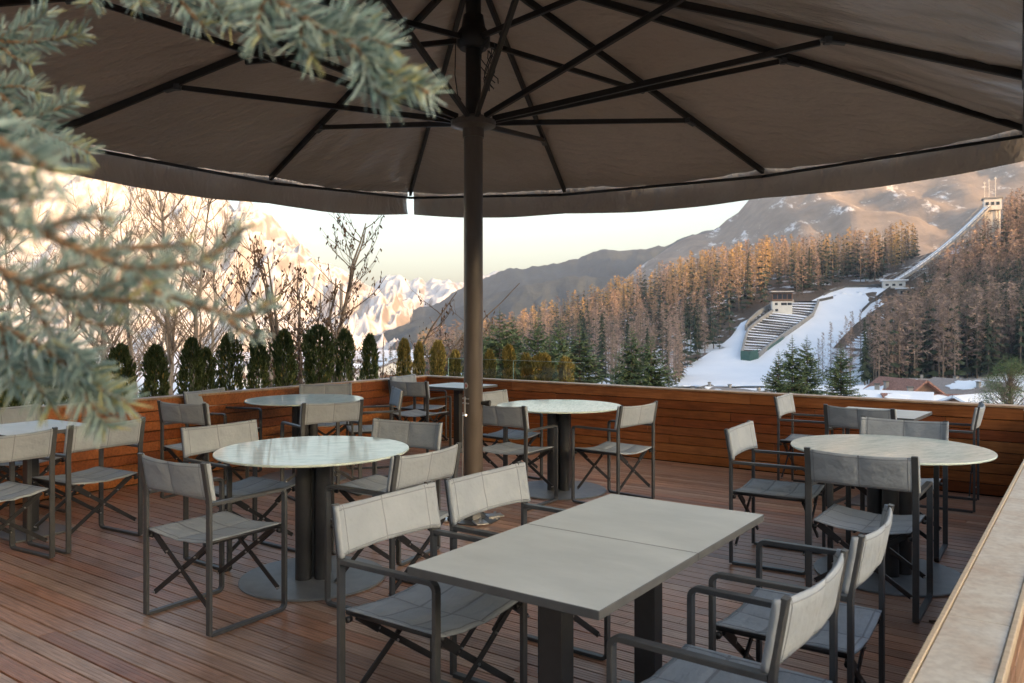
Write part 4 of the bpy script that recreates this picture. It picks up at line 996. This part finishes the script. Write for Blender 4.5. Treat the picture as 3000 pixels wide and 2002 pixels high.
# hillside trees
def larch_mb(seed, h=22, rich=1.0, mat=0, big=True):
    r = random.Random(seed); f = MB(); f.tube([(0, 0, -1.5), (0, 0, h*.55), (0, 0, h)], [.30, .18, .03], 5 if big else 3, 1, False)
    nb = int((120 if big else 48)*rich); z0 = h*r.uniform(.10, .3)
    for i in range(nb):
        k = (i+r.random())/nb; z = z0+(h-z0)*k; L = (3.3*(1-k)**.8*r.uniform(.5, 1.15)+.35)*(.55 if k < .12 else 1); a = r.uniform(0, 6.283); o = Vector((math.cos(a), math.sin(a), 0)); s = Vector((-o.y, o.x, 0))
        p = Vector((0, 0, z)); d = (o+Vector((0, 0, r.uniform(-.15, .30)))).normalized()
        f.add([p, p+d*L+s*.04, p+d*L-s*.04], [(0, 1, 2)], 0)
        for q in range(int((9 if big else 5))):
            c = p+d*L*r.uniform(.25, 1); e = (d*.4+s*r.uniform(-1, 1)+Vector((0, 0, r.uniform(-.6, .3)))).normalized(); w = Vector((0, 0, 1)) if r.random() < .5 else s
            l2 = r.uniform(.5, 1.2)*(1 if big else 1.35); ww = (.06 if big else .14)
            f.add([c-w*ww, c+w*ww, c+e*l2], [(0, 1, 2)], 0)
    return f
def hspruce_mb(seed, h=20, big=True):
    r = random.Random(seed); f = MB(); f.tube([(0, 0, -1.5), (0, 0, h)], [.28, .03], 4 if big else 3, 1, False); lev = 20 if big else 8; rb = r.uniform(2.3, 3.1)
    for i in range(lev):
        k = i/(lev-1); z = h*(.12+.88*k); rad = rb*(1-k)**.8+.12
        for j in range(9 if big else 6):
            a = r.uniform(0, 6.283); L = rad*r.uniform(.6, 1.2); o = Vector((math.cos(a), math.sin(a), 0)); s = Vector((-o.y, o.x, 0)); w = L*(.30 if big else .55); p = Vector((0, 0, z+.5)); e = Vector((0, 0, z-.35*L))+o*L
            f.add([p, p.lerp(e, .55)+s*w, e, p.lerp(e, .55)-s*w], [(0, 1, 2, 3)], 0)
            if big:
                for q in range(3): c = p.lerp(e, r.uniform(.4, 1))+s*r.uniform(-w, w); d = (o*.5+Vector((0, 0, -.7))+rv(r)*.5).normalized(); f.add([c-s*.12, c+s*.12, c+d*.8], [(0, 1, 2)], 0)
    return f
LV = [larch_mb(41+i).mesh('larch_tree', [M['larch'], M['bark']]) for i in range(3)]+[larch_mb(44).mesh('larch_tree', [M['larch3'], M['bark']])]+[larch_mb(48+i, rich=1.25).mesh('larch_tree', [M['sunlit_larch'], M['bark']]) for i in range(2)]
SV = [hspruce_mb(51+i).mesh('hill_spruce', [M['spruce2'], M['bark']]) for i in range(3)]
def inpoly(x, y, P):
    c = False; j = len(P)-1
    for i in range(len(P)):
        if (P[i][1] > y) != (P[j][1] > y) and x < (P[j][0]-P[i][0])*(y-P[i][1])/(P[j][1]-P[i][1])+P[i][0]: c = not c
        j = i
    return c
CORE = [(-60, 1640), (10, 1390), (230, 1262), (340, 1170), (405, 1060), (440, 960), (590, 930), (590, 800), (760, 800), (780, 890), (900, 885), (1100, 775), (1370, 775), (1380, 715), (1520, 690), (2050, 190), (2220, 190), (2195, 330), (2080, 330), (1900, 480), (1700, 640), (1560, 760), (1530, 850), (1430, 850), (1240, 990), (1120, 1080), (950, 1250), (840, 1400), (800, 1640)]
def clear(x, y, z, h):
    for k in (0, .25, .5, .75, .95):
        zz = z+h*k; u = 1500+F*x/y; v = CY-F*(zz-H)/y
        if inpoly((u-2000)*2.35, (v-500)*2.35, CORE): return False
    return True
r = random.Random(77); things = []; tries = 0
def addtree(x, y, lar, s, k): things.append((x, y, lar, s, k))
# near rank along the bottom of the hill and the slopes right of the jump
while len(things) < 330 and tries < 20000:
    tries += 1
    u = r.choice((r.uniform(1330, 2600)*OV, r.uniform(1980, 2650)*OV)); y = 236+(r.random()**1.2)*215
    x = (u-1500)/F*y; z = gz(x, y); s = r.uniform(.72, 1.25)*(1.0 if y > 260 else .9); h = 22*s
    if not clear(x, y, z, h): continue
    if any(abs(x-q[0]) < 2.6 and abs(y-q[1]) < 2.6 for q in things): continue
    uo = u/OV; dens = noise.noise(Vector((x*.03, y*.03, 5)))
    lar = r.random() < (.80 if 2050 < uo < 2280 else (.20 if uo > 2280 else .60)) + dens*.5
    addtree(x, y, lar, s, r.randint(0, 3))
n1 = n2 = 0
for x, y, lar, s, k in things:
    if lar: n1 += 1
    else: n2 += 1
    o = bpy.data.objects.new('larch_tree' if lar else 'hill_spruce', (LV[k] if lar else SV[k % 3])); COL.objects.link(o)
    o.location = (x, y, gz(x, y)); o.rotation_euler = (0, 0, r.uniform(0, 6.28)); w = s*r.uniform(.85, 1.15); o.scale = (w, w, s)
    if lar: tag(o, 'bare brown larch standing on the wooded slope around the ski jump', 'larch', 'larches on the slope around the ski jump')
    else: tag(o, 'dark narrow spruce standing on the wooded slope around the ski jump', 'spruce', 'dark spruces on the slope around the ski jump')
# small larches on the lower right of the landing slope
for zx, zy, sh in ((935, 1440, .62), (965, 1430, .7), (1020, 1420, .85), (1125, 1400, .9), (1165, 1380, .95), (1225, 1330, .9), (1330, 1250, 1.0), (1060, 1450, .6), (1390, 1200, .95), (1275, 1300, .8)):
    p = ray(*Z6(zx, zy)); o = bpy.data.objects.new('larch_tree', LV[r.randint(0, 3)]); COL.objects.link(o); o.location = p; o.scale = (.65*sh, .65*sh, sh); o.rotation_euler = (0, 0, r.uniform(0, 6))
    tag(o, 'thin bare larch standing in front of the lower right part of the white landing slope', 'larch', 'thin larches before the landing slope')
# the wood behind as one mass
import numpy as np
def merge(name, mats, protos, spots):
    data = []
    for pr in protos:
        T = []; MI_ = []
        for f, mi in zip(pr.f, pr.mi):
            for q in range(1, len(f)-1): T.append((f[0], f[q], f[q+1])); MI_.append(mi)
        data.append((np.array(pr.v, np.float32), np.array(T, np.int32), np.array(MI_, np.int32)))
    V = []; T = []; MI = []; off = 0
    for x, y, z, s, w, a, k in spots:
        pv, pt, pm = data[k]; ca, sa = math.cos(a)*w, math.sin(a)*w
        V.append(np.stack([x+pv[:, 0]*ca-pv[:, 1]*sa, y+pv[:, 0]*sa+pv[:, 1]*ca, z+pv[:, 2]*s], 1)); T.append(pt+off); off += len(pv)
        MI.append(np.where(pm == 1, 1, 0 if k < 2 else 4 if k < 4 else (2 if k < 6 else 3)))
    V = np.concatenate(V).astype(np.float32); T = np.concatenate(T).astype(np.int32); MI = np.concatenate(MI).astype(np.int32)
    me = bpy.data.meshes.new(name); me.vertices.add(len(V)); me.vertices.foreach_set('co', V.ravel()); me.loops.add(len(T)*3); me.loops.foreach_set('vertex_index', T.ravel())
    me.polygons.add(len(T)); me.polygons.foreach_set('loop_start', np.arange(0, len(T)*3, 3, dtype=np.int32))
    for q in mats: me.materials.append(q)
    me.polygons.foreach_set('material_index', MI); me.update(calc_edges=True); me.validate(); o = bpy.data.objects.new(name, me); COL.objects.link(o); return o
LP = [larch_mb(61+i, big=False) for i in range(4)]+[larch_mb(66+i, big=False, rich=1.3) for i in range(2)]+[hspruce_mb(71+i, big=False) for i in range(3)]
spots = []; tries = 0
while len(spots) < 5200 and tries < 90000:
    tries += 1
    u = r.uniform(960, 2900)*OV; y = 300+(r.random()**.75)*420
    if r.random() < .38: u = r.uniform(1990, 2600)*OV; y = 240+r.random()*210
    uo = u/OV
    if uo < 1450 and y < 300: continue
    x = (u-1500)/F*y; z = gz(x, y); s = r.uniform(.7, 1.25)
    if not clear(x, y, z, 22*s): continue
    dens = noise.noise(Vector((x*.02, y*.02, 9)))
    lar = r.random() < .42+dens*.8
    spots.append((x, y, z, s, s*r.uniform(.85, 1.2), r.uniform(0, 6.28), (r.choice((0, 1, 2, 4, 5, 4, 5) if (y > 430 and uo < 2100) else (0, 1, 2, 3)) if lar else r.choice((6, 7, 8)))))  # larches on the crest get the painted sunlight gold
tag(merge('forest', [M['larch'], M['bark'], M['sunlit_larch'], M['spruce2'], M['larch3']], LP, spots), kind='stuff')
# woods in the valley, left of and behind the pole
spots = []
for _ in range(900):
    u = r.uniform(-400, 1150)*OV; y = 330+(r.random()**.8)*900; x = (u-1500)/F*y; z = gz(x, y)
    if noise.noise(Vector((x*.012, y*.006, 3))) < .02: continue
    s = r.uniform(.6, .95); spots.append((x, y, z, s, s*1.2, r.uniform(0, 6), r.choice((0, 1, 6, 7, 8, 6))))
tag(merge('valley_wood', [M['larch'], M['bark'], M['sunlit_larch'], M['spruce2'], M['larch3']], LP, spots), kind='stuff')

# ------------------------------------------------------------------ glass screen beyond the parapets
gm = NT('greenish_glass'); tr = gm.node('ShaderNodeBsdfTransparent'); tr.inputs[0].default_value = (.93, .97, .955, 1); gl_ = gm.node('ShaderNodeBsdfGlossy'); gl_.inputs['Roughness'].default_value = .05
mx = gm.node('ShaderNodeMixShader'); mx.inputs[0].default_value = .07; gm.link(tr.outputs[0], mx.inputs[1]); gm.link(gl_.outputs[0], mx.inputs[2]); gm.link(mx.outputs[0], gm.out.inputs[0])
M['glassedge'] = simple('green_glass_edge', (.35, .5, .45), (.45, .6, .55), 5, .2)
g = empty('glass_screen', (0, 0, 0), TD); tag(g, 'low clear greenish glass screen outside the back parapet, below the golden conifers', 'glass screen')
x = PL+.1
for k in range(2):
    L = 1.05; m = MB(); m.box((x+L/2, QB+.30, .50), (L-.03, .012, .98)); m.build('pane', gm.m, g)
    m = MB(); m.box((x+L/2, QB+.30, .992), (L-.03, .013, .003)); m.box((x+.012, QB+.30, .5), (.003, .013, .98)); m.build('pane_edge', M['glassedge'], g); x += L
m = MB(); m.box((PL+1.15, QB+.30, 0), (2.15, .05, .05)); m.tube([(PL+.1, QB+.3, 0), (PL+.1, QB+.3, -1.6)], .02, 6); m.tube([(PL+2.15, QB+.3, 0), (PL+2.15, QB+.3, -1.6)], .02, 6); m.build('base_rail', M['frame'], g)

# ------------------------------------------------------------------ blue spruce boughs hanging near the camera
t = NT('blue_spruce_needles'); gn = t.node('ShaderNodeNewGeometry'); rr_ = t.ramp(gn.outputs['Random Per Island'], [(0, (.15, .245, .22)), (.5, (.31, .415, .375)), (.9, (.48, .575, .525)), (1, (.54, .56, .38))])
M['needle'] = t.set(rr_.outputs[0], .5, 0, .35)
M['bough'] = simple('orange_brown_twig_bark', (.20, .12, .07), (.33, .21, .12), 60, .8, .4, .002)
M['yelneedle'] = simple('yellowish_young_needles', (.38, .38, .16), (.5, .48, .24), 90, .5)
bs = empty('blue_spruce', (-2.1, -.35, -1.6)); tag(bs, 'blue spruce whose blurred needle boughs hang into the top and left of the picture', 'spruce'); BL = Vector(bs.location)
m = MB(); m.tube([(0, 0, 0), (.02, .02, 2.2), (0, .05, 4.4), (0, .05, 6.2)], [.16, .13, .09, .03], 14); m.build('trunk', M['bark'], bs, True)
rnb = random.Random(9)
def needles(mb, pts, den, L, W, yel=False):
    for a, b in zip(pts[:-1], pts[1:]):
        d = (b-a); ln = d.length; d.normalize(); n = int(ln*den)
        for i in range(n):
            c = a+d*ln*rnb.random(); s = rv(rnb); s = (s-d*s.dot(d)).normalized(); up = Vector((0, 0, .25)); e = (s+d*rnb.uniform(.55, 1.0)+up).normalized(); bend = (d*.55+up*.4)
            l = L*rnb.uniform(.7, 1.1); q1 = c+e*l*.5; q2 = q1+(e+bend*.35).normalized()*l*.5; w = e.cross(rv(rnb)).normalized(); w2 = e.cross(w).normalized(); h = W/2
            vs = [c+w*h*.7, c+w2*h*.7, c-w*h*.7, c-w2*h*.7, q1+w*h, q1+w2*h, q1-w*h, q1-w2*h, q2+w*h*.45, q2+w2*h*.45, q2-w*h*.45, q2-w2*h*.45]
            mb.add(vs, [(0, 1, 5, 4), (1, 2, 6, 5), (2, 3, 7, 6), (3, 0, 4, 7), (4, 5, 9, 8), (5, 6, 10, 9), (6, 7, 11, 10), (7, 4, 8, 11), (8, 9, 10, 11)], 1 if (yel and rnb.random() < .25) else 0)
def bough(lines, dep, L=.021, W=.0015, den=2100, root=None):
    st = MB(); nd = MB()
    for li, ln in enumerate(lines):
        P = []
        for q in ln:
            yy = dep*(1+(q[2] if len(q) > 2 else 0)); P.append(aty(q[0]*OV, q[1]*OV, yy)-BL)
        # smooth
        S = []
        for i in range(len(P)-1):
            for k in range(5):
                tt = k/5; p0 = P[max(i-1, 0)]; p1 = P[i]; p2 = P[i+1]; p3 = P[min(i+2, len(P)-1)]
                S.append(.5*((2*p1)+(p2-p0)*tt+(2*p0-5*p1+4*p2-p3)*tt*tt+(3*p1-p0-3*p2+p3)*tt**3))
        S.append(P[-1])
        th = .0042 if li == 0 else .0026; st.tube(S, [th*(1-.6*i/len(S)) for i in range(len(S))], 7)
        n = len(S); needles(nd, S[:max(2, int(n*.85))], den, L, W); needles(nd, S[int(n*.8):], den*1.3, L*.85, W, True)
        if li == 0 and root: z = S[0]; st.tube([Vector(root), (Vector(root)+z)/2+Vector((0, 0, .06)), z], [.02, .011, .0042], 8)
    b = st.build('branch', M['bough'], bs, True); nd.build('needles', [M['needle'], M['yelneedle']], b)
rt = lambda z: (0, .05, z)
bough([[(440, -160), (560, -50), (640, 5), (720, 55), (800, 100), (880, 160), (985, 215)], [(700, 45), (690, 90), (720, 130)], [(790, 95), (850, 90), (900, 110)], [(830, 125), (850, 190), (900, 235)], [(610, -10), (590, 50), (600, 90)], [(745, 70), (800, 50), (840, 60)]], .70, 0.029, 0.0020, 1934, rt(4.3))
bough([[(-120, 60), (-20, 90), (60, 98), (188, 78)], [(-10, 90), (60, 60), (110, 30)], [(-20, 92), (30, 130), (70, 150)]], .98, 0.026, 0.0016, 1531, rt(4.0))
bough([[(-130, 130), (-20, 200), (60, 275), (120, 310), (205, 352)], [(60, 275), (120, 255), (172, 232)], [(20, 245), (60, 300), (62, 345)], [(-20, 200), (50, 200), (90, 215)]], .95, 0.025, 0.0016, 1853, rt(3.7))
bough([[(250, -150), (230, -60), (205, 10)], [(240, -90), (300, -40), (325, 15)]], .92, 0.026, 0.0017, 1531, rt(4.4))
bough([[(330, -200), (380, -60), (425, 15), (470, 62)], [(400, -20), (470, -10), (530, 55)], [(380, -60), (480, -60), (560, 10)]], .82, 0.026, 0.0018, 1612, rt(4.5))
bough([[(-140, 250), (-40, 300), (40, 350), (125, 395)], [(-60, 330), (20, 420), (75, 470)], [(-80, 380), (-20, 470), (20, 560)]], .42, 0.026, 0.0020, 1218, rt(3.4))
bough([[(-140, 400), (-20, 470), (90, 530), (200, 580), (300, 620), (370, 680)], [(200, 580), (300, 570), (440, 560)], [(90, 530), (180, 500), (260, 505)], [(300, 620), (400, 610), (470, 600)], [(300, 620, 0), (420, 690, .1), (500, 715, .1), (570, 725, .1), (625, 690, .1)], [(500, 715, .1), (560, 760, .1), (600, 770, .1)], [(470, 600, .1), (520, 560, .1), (560, 520, .1)]], .50, 0.014, 0.0020, 811, rt(3.1))
bough([[(-120, 560), (20, 630), (130, 670), (250, 690), (390, 690)], [(130, 670), (200, 740), (280, 745)], [(20, 630), (90, 720), (120, 790)], [(200, 685), (290, 640), (380, 625)], [(60, 650), (150, 620), (230, 600)]], .60, 0.021, 0.0018, 1276, rt(2.9))
bough([[(-120, 700), (0, 750), (100, 800), (190, 870), (292, 925)], [(100, 800), (160, 800), (220, 860)], [(60, 780), (70, 860), (120, 930)], [(0, 750), (20, 830), (40, 900)], [(140, 830), (210, 930), (245, 980)]], .72, 0.029, 0.0020, 1692, rt(2.6))

# ------------------------------------------------------------------ light, air, camera
world = bpy.data.worlds.new('World'); sc.world = world; world.use_nodes = True
nt = world.node_tree; bg = nt.nodes['Background']; sky = nt.nodes.new('ShaderNodeTexSky'); sky.sky_type = 'NISHITA'; sky.sun_disc = False
sky.sun_elevation = SEL; sky.sun_rotation = SAZ; sky.altitude = 650; sky.air_density = 1.1; sky.dust_density = 6.0; sky.ozone_density = 1.0
nt.links.new(sky.outputs[0], bg.inputs[0]); bg.inputs[1].default_value = .15
sl = bpy.data.lights.new('sun', 'SUN'); so = bpy.data.objects.new('sun', sl); COL.objects.link(so); sl.energy = 3.7; sl.angle = R(.5); sl.color = (1, .56, .24)
dv = Vector((SD.x*math.cos(SEL), SD.y*math.cos(SEL), math.sin(SEL))); so.rotation_euler = dv.to_track_quat('Z', 'Y').to_euler()
HAZE = 1.3e-4
if HAZE:
    hm = bpy.data.materials.new('thin_air'); hm.use_nodes = True; n = hm.node_tree.nodes; n.remove(n['Principled BSDF']); pv = n.new('ShaderNodeVolumePrincipled')
    pv.inputs['Color'].default_value = (.66, .79, 1.0, 1); pv.inputs['Density'].default_value = HAZE; pv.inputs['Anisotropy'].default_value = .1
    hm.node_tree.links.new(pv.outputs[0], n['Material Output'].inputs['Volume'])
    m = MB(); m.box((-300, 1900, 160), (9400, 11000, 960)); tag(m.build('haze', hm), kind='stuff')
cd = bpy.data.cameras.new('camera'); cam = bpy.data.objects.new('camera', cd); COL.objects.link(cam); sc.camera = cam
cam.location = (0, 0, H); cam.rotation_euler = (R(90), 0, 0); cd.sensor_width = 36; cd.lens = 28.8; cd.shift_y = (CY-1001)/3000; cd.clip_start = .05; cd.clip_end = 30000
cd.dof.use_dof = True; cd.dof.focus_distance = 5.5; cd.dof.aperture_fstop = 6.3
sc.view_settings.view_transform = 'Standard'; sc.view_settings.look = 'None'; sc.view_settings.gamma = 1; sc.view_settings.exposure = 1.98
sc.cycles.volume_bounces = 0; sc.cycles.max_bounces = 6; sc.cycles.diffuse_bounces = 4; sc.cycles.glossy_bounces = 3; sc.cycles.transparent_max_bounces = 12; sc.cycles.use_denoising = True
sc.cycles.sample_clamp_indirect = 4
